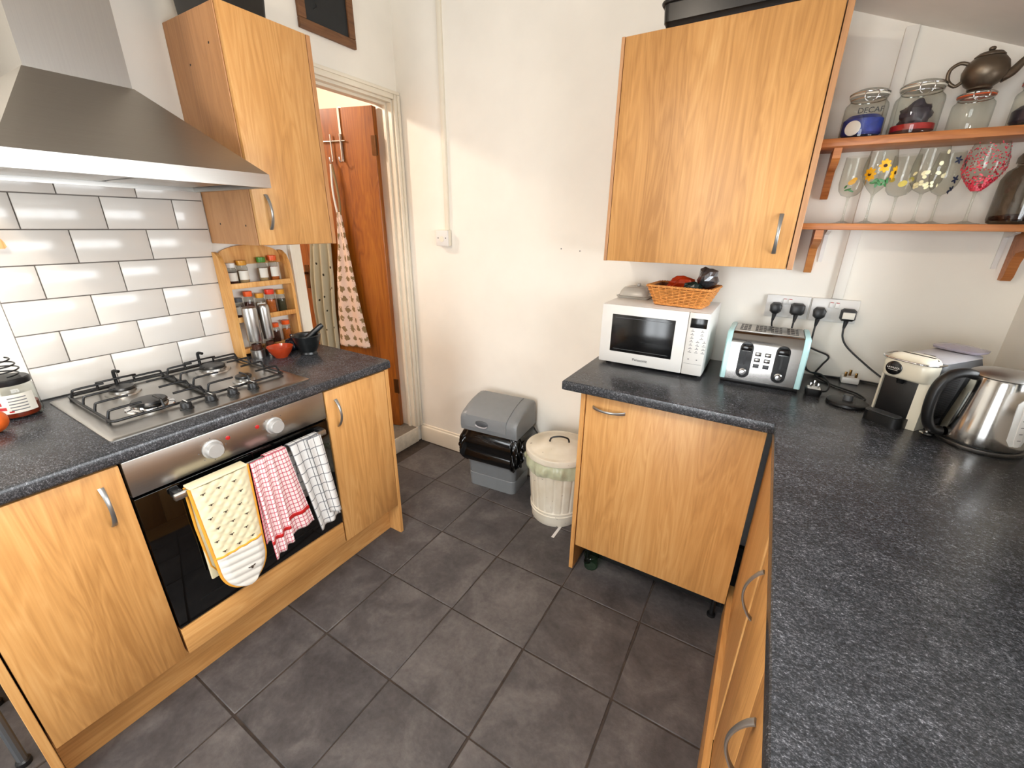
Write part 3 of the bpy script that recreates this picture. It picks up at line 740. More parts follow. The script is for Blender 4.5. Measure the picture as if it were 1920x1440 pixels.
# dark frame standing on the floor past the end panel, bottom left corner
st = thing('folding_stool', 'dark metal stool frame at the lower left edge', 'stool', (.3, .95, 0))
for (p0, p1) in (((.40, 1.035, .012), (.36, 1.035, .45)), ((.40, .72, .012), (.36, .72, .45)), ((.10, 1.035, .012), (.14, 1.035, .45)), ((.10, .72, .012), (.14, .72, .45))):
    L_ = MB().tube([p0, p1], .011, 10).build('leg', 'grey_dark', st)
    MB().lathe([(.016, 0), (.016, .016), (.011, .02)], (p0[0], p0[1], 0), 12).build('foot', 'black', L_)
B(.11, .39, .70, 1.055, .45, .475, b=.006).build('seat', 'black', st)
MB().tube([(.118, 1.035, .2), (.382, 1.035, .2)], .008, 8).build('stretcher', 'grey_dark', st)
MB().tube([(.118, .72, .2), (.382, .72, .2)], .008, 8).build('stretcher', 'grey_dark', st)

# ================================================================== CLOTH ON THE OVEN HANDLE
def flap_fn(yt, yb, zbot, x0, amp, nw, ph, ztop=.7405, curl=0.0):
    def P(u, v):
        # v 0..1 from top of bar to the hem
        z = ztop + (zbot - ztop) * v + curl * (u - .5) * v
        y = (yt[0] + (yt[1] - yt[0]) * u) * (1 - v) + (yb[0] + (yb[1] - yb[0]) * u) * v
        x = x0 + amp * (.25 + .75 * min(1, v * 2.2)) * math.sin(2 * PI * nw * u + ph + .8 * v) + .012 * v
        return Vector((x, y, z))
    return P
def cloth(P, Lu, Lv, name, mat, parent, v0=0.0, v1=1.0, nu=40, nv=40, off=0.0, thick=.0018, top_roll=None):
    mb = MB(); uv = []
    rows = []
    if top_roll:                                    # roll over the bar and down the back
        xb, zb_ = top_roll
        for k in range(8):
            t = k / 8
            rows.append(('b', t))
    for i in range(nv + 1): rows.append(('f', v0 + (v1 - v0) * i / nv))
    for kind, v in rows:
        for j in range(nu + 1):
            u = j / nu
            if kind == 'f':
                p = P(u, v); p = p + Vector((off, 0, 0)); vv = v
            else:
                q = P(u, 0.0); t = v
                if t < .6: p = Vector((xb, q.y, zb_ + (.728 - zb_) * t / .6)); vv = -(.8 - t)
                else:
                    a = PI * (1 - (t - .6) / .4 * .85); r = (q.x - xb) / 2
                    p = Vector(((q.x + xb) / 2 + r * math.cos(a), q.y, .728 + (q.z - .728) * math.sin(a) ** .6)); vv = -(.8 - t) * .3
            mb.v.append(tuple(p)); uv.append((u * Lu / .15, vv * Lv / .15))
    n = nu + 1
    for i in range(len(rows) - 1):
        for j in range(nu): mb.f.append((i * n + j, i * n + j + 1, (i + 1) * n + j + 1, (i + 1) * n + j))
    mb.uv = uv
    o = mb.build(name, mat, parent, 80)
    sd = o.modifiers.new('thickness', 'SOLIDIFY'); sd.thickness = thick; sd.offset = 0
    return o

# red check towel: two layers hanging one over the other
rt = thing('tea_towel', 'red and white checked tea towel hanging on the oven handle', 'tea towel', (.66, 1.73, .40))
P2 = flap_fn((1.722, 1.792), (1.742, 1.838), .418, .664, .0045, 1.6, .6, ztop=.7415)
f2 = cloth(P2, .11, .33, 'back_layer', 'red_check', rt, top_roll=(.6335, .55))
cloth(P2, .1, .3, 'hem_stripe', 'red', f2, .775, .82, 30, 3, .0022, .001)
P1 = flap_fn((1.668, 1.735), (1.675, 1.745), .382, .672, .007, 2.2, 0, ztop=.746, curl=.03)
f1 = cloth(P1, .15, .36, 'front_layer', 'red_check', rt)
cloth(P1, .1, .3, 'hem_stripe', 'red', f1, .80, .835, 30, 3, .0022, .001)
P3 = flap_fn((1.672, 1.692), (1.660, 1.692), .44, .662, .004, 1.2, 1, ztop=.739)
cloth(P3, .06, .33, 'side_fold', 'red_check', rt, nu=14)
bt = thing('tea_towel', 'white tea towel with black check hanging right on the oven handle', 'tea towel', (.66, 1.88, .37))
P4 = flap_fn((1.802, 1.915), (1.853, 1.946), .372, .665, .008, 1.8, .4, ztop=.742, curl=.02)
cloth(P4, .17, .38, 'front_layer', 'bw_check', bt, top_roll=(.634, .50))
P5 = flap_fn((1.86, 1.915), (1.895, 1.945), .41, .676, .004, 1.2, 2, ztop=.7425, curl=-.02)
cloth(P5, .09, .34, 'side_fold', 'bw_check', bt, nu=16)

# double oven glove, quilted
gl = thing('oven_glove', 'quilted cream double oven glove with bee print and mustard binding', 'oven glove', (.65, 1.585, .34))
def glove_y(z):
    yl, yr = 1.502 + (.742 - z) * .045, 1.664 - (.742 - z) * .03
    if z < .43:
        t = (.43 - z) / (.43 - .337); t = min(t, .9995); s = math.sqrt(1 - t * t); cy = (yl + yr) / 2
        return cy + (yl - cy) * s, cy + (yr - cy) * s
    return yl, yr
def glove_pt(u, z, x0=.664, puff=.0035, cell=.034, off=0):
    yl, yr = glove_y(z); y = yl + (yr - yl) * u
    a = abs(math.sin(PI * (y + z) / cell)) * abs(math.sin(PI * (y - z) / cell)) if z > .487 else abs(math.sin(PI * (z + .15 * y) / .026))
    edge = min(1, 6 * min(u, 1 - u)) ** .5
    x = x0 + puff * a * edge + .010 * edge * (1 if z > .487 else 1.25) + .02 * (.742 - z) + off
    return (x, y, z)
def glove_sheet(z0, z1, nz, name, mat):
    mb = MB(); nu = 36
    for i in range(nz + 1):
        z = z0 + (z1 - z0) * i / nz
        for j in range(nu + 1): mb.v.append(glove_pt(j / nu, z))
    m = len(mb.v)
    for i in range(nz + 1):
        z = z0 + (z1 - z0) * i / nz
        for j in range(nu + 1):
            p = glove_pt(j / nu, z); mb.v.append((.660 + .02 * (.742 - z), p[1], z))
    n = nu + 1
    for base in (0, m):
        for i in range(nz):
            for j in range(nu): mb.f.append((base + i * n + j, base + i * n + j + 1, base + (i + 1) * n + j + 1, base + (i + 1) * n + j))
    return mb.build(name, mat, gl, 80)
up_ = glove_sheet(.742, .489, 70, 'quilted_strap', 'quilt')
lo_ = glove_sheet(.487, .337, 50, 'mitt_pocket', 'quilt_w')
bk = MB(); bk.box(.6285, .6375, 1.503, 1.663, .40, .728, b=.003); bk.box(.6285, .668, 1.503, 1.663, .7285 + .0095, .7285 + .017, b=.003)
bk.build('back_flap', 'quilt', gl)
ol = [Vector((.664 + .02 * (.742 - z), glove_y(z)[0], z)) for z in [.742 - i * .01 for i in range(32)] + [.43 - .0925 * math.sin(PI / 2 * i / 14) for i in range(1, 15)]]
ol2 = [Vector((.664 + .02 * (.742 - z), glove_y(z)[1], z)) for z in reversed([.742 - i * .01 for i in range(32)] + [.43 - .0925 * math.sin(PI / 2 * i / 14) for i in range(1, 15)])]
MB().tube(ol + ol2, .0048, 7).build('binding', 'yellow_trim', gl, 70)
MB().tube([Vector(glove_pt(u / 20, .488)) for u in range(21)], .0042, 7).build('seam_binding', 'yellow_trim', gl, 70)
MB().tube([(.636, 1.503, .738), (.634, 1.503, .60), (.634, 1.51, .45), (.634, 1.53, .405), (.634, 1.58, .40)], .0045, 7).build('back_binding', 'yellow_trim', gl, 70)
bee = MB()
def add_bee(y, z, s=.7):
    yl, yr = glove_y(z); u = (y - yl) / (yr - yl); x = glove_pt(u, z)[0] + .0016
    bee.sphere((x, y, z), .0042 * s, 8, (.35, .8, 1.25))
    for sg in (-1, 1): bee.tube([(x, y, z + .001), (x, y + sg * .009 * s, z + .004 * s)], [.0012 * s, .0016 * s], 5)
for r_ in range(6):
    for c_ in range(4):
        y = 1.528 + c_ * .042 + (.012 if r_ % 2 else 0); z = .715 - r_ * .042
        yl, yr = glove_y(z)
        if yl + .012 < y < yr - .012: add_bee(y, z)
add_bee(1.598, .40, 1.2)
bo_ = bee.build('bee_print', 'bee_ink', up_, 60); bo_['kind'] = 'stuff'

# ================================================================== ON THE HALL DOOR
def at_door(o): o.location = door.location; o.rotation_euler = door.rotation_euler; return o
hk = at_door(thing('over_door_hook', 'chrome over-door hook rack on the open timber door', 'hook rack'))
zt = DH
B(.212, .226, -.004, DT + .006, zt + .0005, zt + .0035).build('top_strap', 'chrome', hk, 30, False)
B(.212, .226, DT + .003, DT + .006, zt - .27, zt + .0005).build('strap', 'chrome', hk, 30, False)
B(.36, .374, DT + .003, DT + .006, zt - .27, zt + .0035).build('strap', 'chrome', hk, 30, False)
MB().tube([(.19, DT + .009, zt - .165), (.46, DT + .009, zt - .165)], .004, 8).build('cross_bar', 'chrome', hk, 60, False)
for s_ in (.219, .285, .40):
    MB().tube(smooth_path([(s_, DT + .013, zt - .13), (s_, DT + .013, zt - .25), (s_, DT + .02, zt - .275), (s_, DT + .035, zt - .272), (s_, DT + .042, zt - .25)], 4), .0045, 8).build('hook', 'chrome', hk, 60, False)

def apron(name, label, mat, pts, nfold, amp, n0):
    """pts: list of (z, s_left, s_right) top to bottom in door space; s grows towards the free edge"""
    mb = MB(); uv = []; nu = 48; nv = 60
    for i in range(nv + 1):
        t = i / nv * (len(pts) - 1); k = min(int(t), len(pts) - 2); f = t - k
        z = pts[k][0] + (pts[k + 1][0] - pts[k][0]) * f; a = pts[k][1] + (pts[k + 1][1] - pts[k][1]) * f; b = pts[k][2] + (pts[k + 1][2] - pts[k][2]) * f
        w = (b - a) / .25
        for j in range(nu + 1):
            u = j / nu
            n = DT + n0 + amp * min(1, .35 + i / nv) * math.sin(2 * PI * nfold * u + .5 * math.sin(3 * i / nv)) + .012 * math.sin(PI * u)
            mb.v.append((a + (b - a) * u, n, z)); uv.append((u * max(w, .6), (pts[0][0] - z) / .9))
    for i in range(nv):
        for j in range(nu): mb.f.append((i * (nu + 1) + j, i * (nu + 1) + j + 1, (i + 1) * (nu + 1) + j + 1, (i + 1) * (nu + 1) + j))
    mb.uv = uv
    root = at_door(thing(name, label, 'apron'))
    o = mb.build('skirt', mat, root, 80, False)
    sd = o.modifiers.new('thickness', 'SOLIDIFY'); sd.thickness = .002
    return root
a1 = apron('apron', 'blush pink apron with brown animal print on the open door', 'apron_pink',
      [(1.40, .255, .285), (1.20, .232, .315), (1.0, .21, .355), (.80, .185, .38), (.565, .150, .40)], 1.6, .012, .036)
MB().tube(smooth_path([(.285, DT + .03, 1.66), (.268, DT + .03, 1.55), (.262, DT + .03, 1.45), (.268, DT + .03, 1.39)], 5), .007, 8).build('neck_strap', 'apron_pink', a1, 60, False)
MB().tube(smooth_path([(.287, DT + .034, 1.66), (.295, DT + .035, 1.52), (.282, DT + .035, 1.39)], 5), .006, 8).build('neck_strap', 'white_pl', a1, 60, False)
a2 = apron('apron', 'sage green spotted apron hanging nearest the door handle', 'apron_grey',
      [(1.45, .40, .44), (1.22, .36, .52), (1.0, .37, .555), (.8, .39, .565), (.53, .40, .56)], 3.0, .019, .030)
MB().tube(smooth_path([(.40, DT + .03, 1.66), (.41, DT + .03, 1.55), (.42, DT + .03, 1.44)], 5), .007, 8).build('neck_strap', 'apron_grey', a2, 60, False)

# ================================================================== BACK WALL FITTINGS, BINS
tk = B(.313, .338, YB - .016, YB, 1.422, zc(.34) - .002, b=.002).build('cable_trunking', 'trim')
tag(tk, 'white cable trunking running up the back wall by the doorway', 'trunking')
tk2 = B(2.166, 2.199, YB - .018, YB, 1.206, zc(2.2) - .003, b=.002).build('cable_trunking', 'wall_r')
tag(tk2, 'white cable trunking behind the shelves, rising from the sockets', 'trunking')
sw = thing('wall_outlet', 'square white blanking plate at the foot of the cable trunking', 'outlet', (.303, YB, 1.338))
B(.262, .348, YB - .030, YB - .004, 1.338, 1.4215, b=.003).build('back_box', 'trim', sw)
fp = B(.261, .349, YB - .038, YB - .0302, 1.3375, 1.4215, b=.003).build('face_plate', 'white_pl', sw)
for x in (.278, .332): MB().lathe([(.004, 0), (.003, .001)], (0, 0, 0), 10).xf(Matrix.Translation((x, YB - .038, 1.38)) @ Matrix.Rotation(PI / 2, 4, 'X')).build('screw', 'grey_ink', fp)
MB().lathe([(.016, 0), (.015, .002)], (0, 0, 0), 20).xf(Matrix.Translation((.305, YB - .038, 1.375)) @ Matrix.Rotation(PI / 2, 4, 'X')).build('centre_boss', 'trim', fp)

# grey swing lid bin
gb_ = thing('swing_bin', 'grey plastic swing-lid bin with black liner by the doorway', 'bin', (.772, 2.955, 0), math.radians(5))
def rr3(w, d, z, r=.03): return ring(rrect(0, 0, w, d, r, 5), z)
MB().loft([rr3(.285, .195, 0, .025), rr3(.293, .203, .004), rr3(.300, .209, .085), rr3(.302, .211, .088), rr3(.304, .213, .09), rr3(.335, .236, .372)]).build('body', 'grey_pl', gb_, 40, False)
MB().loft([rr3(.296, .206, .001), rr3(.305, .2145, .083), rr3(.300, .209, .0865)], cap=False).build('base_band', 'grey_pl', gb_, 40, False)
def lid_prof(e=0.0):
    return [(-.133 - e, .373), (-.139 - e, .40), (-.138 - e, .445), (-.131 - e, .463 + e), (-.11, .478 + e), (-.06, .50 + e), (0, .517 + e), (.05, .525 + e), (.085, .526 + e), (.108, .52 + e), (.119 + e, .505), (.122 + e, .46), (.12 + e, .373)]
def prof_x(xs, e):
    rings = []
    for x, k in xs:
        rings.append([(x, y * (1 - k * .25), .373 + (z - .373) * (1 - k)) for y, z in lid_prof(e)])
    return rings
MB().loft(prof_x([(-.176, .14), (-.174, .06), (-.168, .02), (-.15, 0), (.15, 0), (.168, .02), (.174, .06), (.176, .14)], 0)).build('lid', 'grey_pl', gb_, 40, False)
fl_ = MB(); pf = [q for q in lid_prof(.004)][1:9]; pb = [q for q in lid_prof(-.001)][1:9]
fl_.loft([[(x, y, z) for y, z in pf + pb[::-1]] for x in (-.140, .112)])
fp_ = fl_.build('swing_flap', 'grey_pl', gb_, 40, False)
MB().sphere((-.035, -.1425, .432), .04, 20, (1, .16, .42)).build('finger_recess', 'grey_dark', fp_, 60, False)
MB().tube([(-.035 + .036 * math.cos(a), -.149 + .002 * math.sin(a), .424 + .012 * math.sin(a)) for a in [PI + PI * i / 12 for i in range(13)]], .004, 8).build('finger_lip', 'grey_light', fp_, 60, False)
bg = MB(); rings = []; nb = 96
base_o = rrect(0, 0, 1, 1, .12, 23)
def bagring(w, d, z, amp, seed, dz=0):
    pts = rrect(0, 0, w, d, .05, 23); out = []
    for i, (x, y) in enumerate(pts):
        a = 2 * PI * i / len(pts); k = 1 + amp * 1.25 * (abs(math.sin(5 * a + 3 * seed)) + .6 * abs(math.sin(11 * a - 4 * seed)) + .35 * math.sin(23 * a + seed * 5) - .8)
        out.append((x * k, y * k, z + dz * math.sin(2 * a + 1.1) + dz * .4 * math.sin(7 * a)))
    return out
KB = ((.338, .240, .376, 0, 0), (.356, .260, .352, .006, .002), (.378, .286, .30, .016, .006), (.386, .296, .25, .020, .012), (.376, .288, .205, .018, .018), (.348, .260, .190, .010, .018), (.325, .235, .205, .002, .012))
for q in range(31):
    t_ = q / 30 * (len(KB) - 1); k_ = min(int(t_), len(KB) - 2); f_ = t_ - k_
    w_, d_, z_, am, dz_ = [KB[k_][m] + (KB[k_ + 1][m] - KB[k_][m]) * f_ for m in range(5)]; v_ = q / 30
    pts = rrect(0, 0, w_, d_, .05, 31); out = []
    for i_, (x, y) in enumerate(pts):
        a = 2 * PI * i_ / len(pts)
        dsp = am * (abs(math.sin(3.5 * a + 5 * v_)) + .7 * abs(math.sin(8 * a - 9 * v_ + 1)) + .45 * abs(math.sin(15 * a + 7 * v_)) - 1.1)
        l_ = math.hypot(x, y); out.append((x * (1 + dsp / l_), y * (1 + dsp / l_), z_ + dz_ * math.sin(2 * a + 1.1) + .5 * dz_ * math.sin(7 * a)))
    rings.append(out)
bg.loft(rings, cap=False).build('bin_liner', 'bag', gb_, 60, False)

# white enamel bin
wb = thing('pedal_bin', 'chipped white enamel bin with loop handle lid and green liner', 'bin', (1.195, 2.86, 0))
nb = 240
def ribring(r, z, amp):
    g = [r - amp * max(0, math.cos(20 * 2 * PI * j / nb)) ** 6 for j in range(nb)]
    return [(g[j] * math.cos(2 * PI * j / nb), g[j] * math.sin(2 * PI * j / nb), z) for j in range(nb)]
R_ = lambda z: .128 + .030 * z / .40
prof_ = [(0, -.004, 0), (.006, 0, 0), (.055, 0, 0), (.058, .004, 0), (.064, .004, 0), (.067, 0, 0), (.075, 0, 0), (.078, .004, 0), (.084, .004, 0), (.087, 0, 0), (.10, 0, .0045), (.30, 0, .0045), (.315, 0, 0), (.395, .0, 0)]
MB().loft([ribring(R_(z) + e, z, am) for z, e, am in prof_]).build('body', 'enamel', wb, 50, False)
lid = MB(); lid.lathe([(.160, .372), (.168, .376), (.170, .40), (.168, .406), (.160, .409), (.150, .407), (.146, .410), (.10, .418), (.095, .423), (.05, .428), (.001, .430)], (0, 0, 0), 56)
lo = lid.build('lid', 'enamel', wb, 50, False)
MB().tube(smooth_path([(-.048, .0, .428), (-.047, 0, .436), (-.038, 0, .450), (0, 0, .458), (.038, 0, .450), (.047, 0, .436), (.048, 0, .428)], 4), .0045, 8).xf(Matrix.Rotation(.45, 4, 'Z')).build('loop_handle', 'iron', lo, 60, False)
gbr = []
for r, z, am, ph in ((.160, .374, .002, 0), (.167, .36, .006, .5), (.172, .342, .010, 1), (.170, .328, .011, 1.3), (.166, .312, .010, 1.6), (.159, .300, .004, 2)):
    gbr.append([((r + am * (math.sin(11 * 2 * PI * j / nb + ph) * .6 + math.sin(23 * 2 * PI * j / nb + 2 * ph) * .4)) * math.cos(2 * PI * j / nb), (r + am * (math.sin(11 * 2 * PI * j / nb + ph) * .6 + math.sin(23 * 2 * PI * j / nb) * .4)) * math.sin(2 * PI * j / nb), z + .006 * math.sin(5 * 2 * PI * j / nb + ph)) for j in range(nb)])
MB().loft(gbr, cap=False).build('bin_liner', 'greenbag', wb, 75, False)

# ================================================================== RIGHT SIDE: BASE UNITS AND WORKTOP
wtop = MB()
L1 = [(1.351, 2.497), (2.049, 2.497), (2.072, -.3), (2.653, -.3), (2.653, 3.111), (1.351, 3.111)]
bm = bmesh.new(); vs = [bm.verts.new((x, y, .864)) for x, y in L1]; fc = bm.faces.new(vs)
ex = bmesh.ops.extrude_face_region(bm, geom=[fc]); bmesh.ops.translate(bm, verts=[v for v in ex['geom'] if isinstance(v, bmesh.types.BMVert)], vec=(0, 0, .038))
bmesh.ops.recalc_face_normals(bm, faces=bm.faces)
ed = [e for e in bm.edges if all(v.co.z > .9 for v in e.verts) or all(v.co.z < .87 for v in e.verts)]
bmesh.ops.bevel(bm, geom=ed, offset=.006, segments=3, profile=.5, affect='EDGES')
bm.verts.index_update(); wtop.add([v.co for v in bm.verts], [[v.index for v in f.verts] for f in bm.faces]); bm.free()
tag(wtop.build('worktop', 'worktop', None, 30), 'L-shaped black speckled laminate worktop under microwave and kettle', 'worktop')
tag(B(1.416, 1.434, 2.535, 3.105, 0, .863, b=.001, seg=1).build('end_panel', 'oak_v', None, 30), 'oak laminate end panel beside the white bin', 'panel')

dw = thing('dishwasher', 'integrated appliance behind square oak door under the microwave', 'dishwasher', (1.738, 2.8, 0))
B(1.445, 2.035, 2.575, 3.09, .105, .862).build('body', 'void', dw, 0)
B(1.445, 2.035, 2.66, 2.672, .0, .104).build('toe_shade_back', 'void', dw, 0)  # dark back added to stand in for the shade of the toe space
B(2.0, 2.02, 2.562, 2.5745, .108, .118, b=.003).build('hinge_cap', 'chrome', dw)
dd = MB(); dd.box(1.4366, 2.0395, -.0, .018, .131, .849, b=.0015); dd.xf(Matrix.Translation((0, 2.541, 0)) @ Matrix.Identity(4))
dd = dd.build('door', 'oak_v', dw)
bow_handle('handle', dd, (1.466, 2.541, .803), (1.590, 2.541, .803), (0, -1, 0), .026, (0, 0, 1))
for x, y in ((1.475, 2.61), (2.005, 2.60), (1.475, 3.05), (2.005, 3.05)):
    MB().lathe([(.016, 0), (.016, .01), (.008, .012), (.008, .106)], (x, y, 0), 14).build('foot', 'black', dw)

def right_unit(label, y0, y1, hy):
    t = thing('base_cabinet', label, 'cabinet', (2.35, (y0 + y1) / 2, 0))
    B(2.082, 2.62, y0 + .001, y1 - .001, .155, .862).build('carcass', 'oak_side', t, 0)
    d = B(2.061, 2.079, y0 + .002, y1 - .002, .165, .855, b=.0015).build('door', 'oak_v', t)
    if hy: bow_handle('handle', d, (2.061, hy, .665), (2.061, hy, .795), (-1, 0, 0), .026, (0, 1, 0))
cf = B(2.058, 2.076, 2.012, 2.572, .165, .862, b=.001, seg=1).build('corner_panel', 'oak_v')
tag(cf, 'oak corner filler panel at right angles to the dishwasher door', 'panel')
right_unit('oak base cabinet with bow handle nearest the dishwasher', 1.682, 2.010, 1.95)
right_unit('second oak base cabinet from the dishwasher under the long worktop', 1.352, 1.680, 1.625)
right_unit('oak base cabinet under the long worktop beside the camera', .85, 1.350, 1.30)
kb = B(2.042, 2.060, .85, 2.62, 0, .160).build('plinth', 'oak_h', None, 0)
tag(kb, 'oak laminate kickboard below the right-hand cabinets', 'kickboard')
gj = thing('glass_jar', 'small green glass pot on the floor under the dishwasher door', 'glass pot', (1.500, 2.592, 0))
MB().lathe([(.024, .0003), (.03, .004), (.032, .03), (.028, .055), (.03, .06), (.032, .064)], (1.500, 2.592, 0), 28, cap=False).build('pot', 'glass_green', gj)
MB().lathe([(.031, .060), (.0335, .062), (.0335, .066), (.031, .068)], (1.500, 2.592, 0), 28, cap=False).build('rim', 'glass_green', gj)
tag(B(1.262, 1.276, 2.67, 2.78, .0006, .0016).xf(Matrix.Translation((0, 0, 0))).build('tape_strip', 'white_pl', None, 0), 'strip of pale tape stuck to the floor by the white bin', 'tape')

# ---------------------------------------------------------------- wall cabinet right
wc_ = thing('wall_cabinet', 'wide oak wall cabinet above the microwave', 'cabinet', (1.69, 2.95, 1.326))
B(1.3895, 1.992, 2.793, YB - .001, 1.327, 2.0425).build('carcass', 'oak_side', wc_, 0)
for x0, x1 in ((1.377, 1.3885), (1.9935, 2.010)): B(x0, x1, 2.7725, YB - .001, 1.3255, 2.0435, b=.001, seg=1).build('side_panel', 'oak_side', wc_)
d_ = B(1.3905, 1.9905, 2.7725, 2.791, 1.3265, 2.0425, b=.0015).build('door', 'oak_v', wc_)
bow_handle('handle', d_, (1.948, 2.7725, 1.374), (1.948, 2.7725, 1.493), (0, -1, 0), .024, (1, 0, 0))
tn = thing('roasting_tin', 'dark enamel roasting tin on top of the wide wall cabinet', 'roasting tin', (1.69, 2.95, 2.0437))
MB().loft([ring(rrect(1.69, 2.95, .37, .23, .02), 2.0437), ring(rrect(1.69, 2.95, .385, .245, .02), 2.075), ring(rrect(1.69, 2.95, .392, .252, .02), 2.078), ring(rrect(1.69, 2.95, .40, .26, .02), 2.13), ring(rrect(1.69, 2.95, .385, .245, .02), 2.13), ring(rrect(1.69, 2.95, .36, .22, .02), 2.05)]).build('pan', 'tin', tn, 40)
MB().tube([(x, y, 2.13) for x, y in rrect(1.69, 2.95, .405, .265, .022)], .006, 8, closed=True).build('rolled_rim', 'tin', tn, 60)

# ---------------------------------------------------------------- shelves
def shelf(label, z, th):
    t = thing('wall_shelf', label, 'shelf', (2.3, 3.04, z))
    B(2.013, XR - .002, 2.945, YB - .0185, z - th, z, b=.002).build('board', 'shelf_wood', t)
    return t
def bracket(t, x0, x1, z, h, scoop=.0):
    y0, y1 = 2.965, YB - .001
    pts = [(y1, z), (y1, z - h), (y1 - .022, z - h), (y1 - .032, z - h + .012), (y1 - .04, z - h * .62), (y1 - .055, z - h * .42), (y0 + .022, z - .045), (y0, z - .03), (y0, z)]
    MB().prism(pts, 'x', x0, x1).build('bracket', 'shelf_wood', t, 30)
us = shelf('upper pine shelf holding the clip-top jars', 1.720, .024)
bracket(us, 2.052, 2.074, 1.6955, .146)
bracket(us, 2.585, 2.607, 1.6955, .146)
ls = shelf('lower pine shelf holding the painted wine glasses', 1.468, .020)
bracket(ls, 2.056, 2.080, 1.4475, .152)
bracket(ls, 2.582, 2.606, 1.4475, .146)
for x in (2.094, 2.556):
    yw = YB - .001
    hw = MB(); hw.prism([(yw, 1.4475), (yw, 1.335), (yw - .003, 1.335), (yw - .01, 1.43), (yw - .08, 1.4445), (yw - .08, 1.4475)], 'x', x, x + .012); hw.build('clear_bracket', 'white_pl', ls, 20)

def clip_jar(x, y, r, h, label, zb=1.7203, seal='trim', cont=None, fill=.45, mat='glass', wires=True):
    t = thing('clip_top_jar', label, 'jar', (x, y, zb), 0, 'clip-top jars on the upper shelf')
    k = h
    MB().lathe([(.001, .0002), (r * .9, .0002), (r * .98, .004), (r, .012), (r, k * .62), (r * .97, k * .68), (r * .80, k * .76), (r * .78, k * .80), (r * .86, k * .81), (r * .86, k * .835), (r * .82, k * .84)], (x, y, zb), 36, cap=False).build('jar', mat, t)
    sl = MB().lathe([(r * .80, k * .842), (r * .90, k * .844), (r * .90, k * .868), (r * .80, k * .87)], (x, y, zb), 36).build('seal', seal, t)
    ld = MB().lathe([(r * .84, k * .872), (r * .88, k * .875), (r * .88, k * .91), (r * .8, k * .94), (r * .6, k * .975), (r * .3, k * 1.0), (.001, k * 1.0)], (x, y, zb), 36).build('lid', mat, t)
    wm = MB()
    wm.tube([(x + r * .905 * math.cos(2 * PI * i / 36), y + r * .905 * math.sin(2 * PI * i / 36), zb + k * .895) for i in range(36)], .0016, 6, closed=True)
    wm.tube([(x + r * .82 * math.cos(2 * PI * i / 36), y + r * .82 * math.sin(2 * PI * i / 36), zb + k * .785) for i in range(36)], .0016, 6, closed=True)
    for s in (-.014, .014):
        wm.tube(smooth_path([(x + s, y - r * .9, zb + k * .895), (x + s * 1.2, y - r * 1.04, zb + k * .84), (x + s, y - r * 1.02, zb + k * .74), (x + s * .4, y - r * 1.0, zb + k * .70)], 4), .0015, 6)
    wm.build('clip_wire', 'chrome', t, 60)
    if cont:
        hh = k * .62 * fill
        MB().lathe([(r * .85, .010), (r * .935, .016), (r * .935, hh), (r * .7, hh + .012), (r * .35, hh + .004)], (x, y, zb), 24).build('contents', cont, t)
    return t
j1 = clip_jar(2.113, 3.015, .056, .140, 'clip-top jar with blue packet inside, nearest the wide wall cabinet', cont='blue_cont', fill=.62)
MB().lathe([(.021, 0), (.021, .002), (.018, .003)], (0, 0, 0), 24).xf(Matrix.Translation((2.087, 3.015 - .047, 1.748)) @ Matrix.Rotation(-.45, 4, 'Z') @ Matrix.Rotation(PI / 2, 4, 'X')).build('round_tag', 'label', j1)
text('DECAF', .021, 'ink', j1, Vector((2.120, 3.015 - .0575, 1.792)) - j1.location, (1, 0, 0), (0, 0, 1))
j2 = clip_jar(2.238, 3.015, .059, .146, 'large clip-top jar with dark and red packets, second from the wall cabinet', cont=None)
crumple((2.238, 3.015, 1.775), .040, .034, .040, 21).build('dark_contents', 'dark_cont', j2, 30)
MB().lathe([(.03, 0), (.0525, .0005), (.0525, .016), (.03, .017)], (2.238, 3.015, 1.7325), 24).build('red_contents', 'red_cont', j2)
j3 = clip_jar(2.362, 3.01, .046, .104, 'empty clip-top jar with orange seal under the pewter teapot', seal='orange_lid')
j4 = clip_jar(2.500, 3.01, .056, .125, 'clip-top jar at the right edge beside the teapot', seal='red_lid', cont='dark_cont', fill=.55)

tp = thing('teapot', 'aged pewter teapot standing on the jar with orange seal', 'teapot', (2.362, 3.01, 1.825))
tc_ = (2.362, 3.01, 1.8246)
MB().lathe([(.024, 0), (.027, .002), (.026, .006), (.036, .014), (.046, .03), (.049, .046), (.044, .064), (.034, .076), (.03, .078)], tc_, 36).build('body', 'bronze', tp, 50)
ldp = MB().lathe([(.031, .0785), (.032, .081), (.025, .088), (.012, .092), (.001, .093)], tc_, 32).build('lid', 'bronze', tp, 50)
MB().sphere((tc_[0], tc_[1], tc_[2] + .0985), .008, 12, (1, 1, .7)).build('knob', 'bronze', ldp, 60)
MB().tube(smooth_path([(tc_[0] + .036, tc_[1], tc_[2] + .028), (tc_[0] + .056, tc_[1], tc_[2] + .038), (tc_[0] + .070, tc_[1], tc_[2] + .058), (tc_[0] + .088, tc_[1], tc_[2] + .082)], 4), [.016, .015, .014, .013, .012, .011, .0105, .01, .0095, .009, .0085, .008, .0075][:13], 12).build('spout', 'bronze', tp, 60)
MB().tube(smooth_path([(tc_[0] - .036, tc_[1], tc_[2] + .066), (tc_[0] - .058, tc_[1], tc_[2] + .072), (tc_[0] - .076, tc_[1], tc_[2] + .058), (tc_[0] - .074, tc_[1], tc_[2] + .032), (tc_[0] - .056, tc_[1], tc_[2] + .016), (tc_[0] - .043, tc_[1], tc_[2] + .024)], 4), .0048, 8).build('handle', 'bronze', tp, 60)

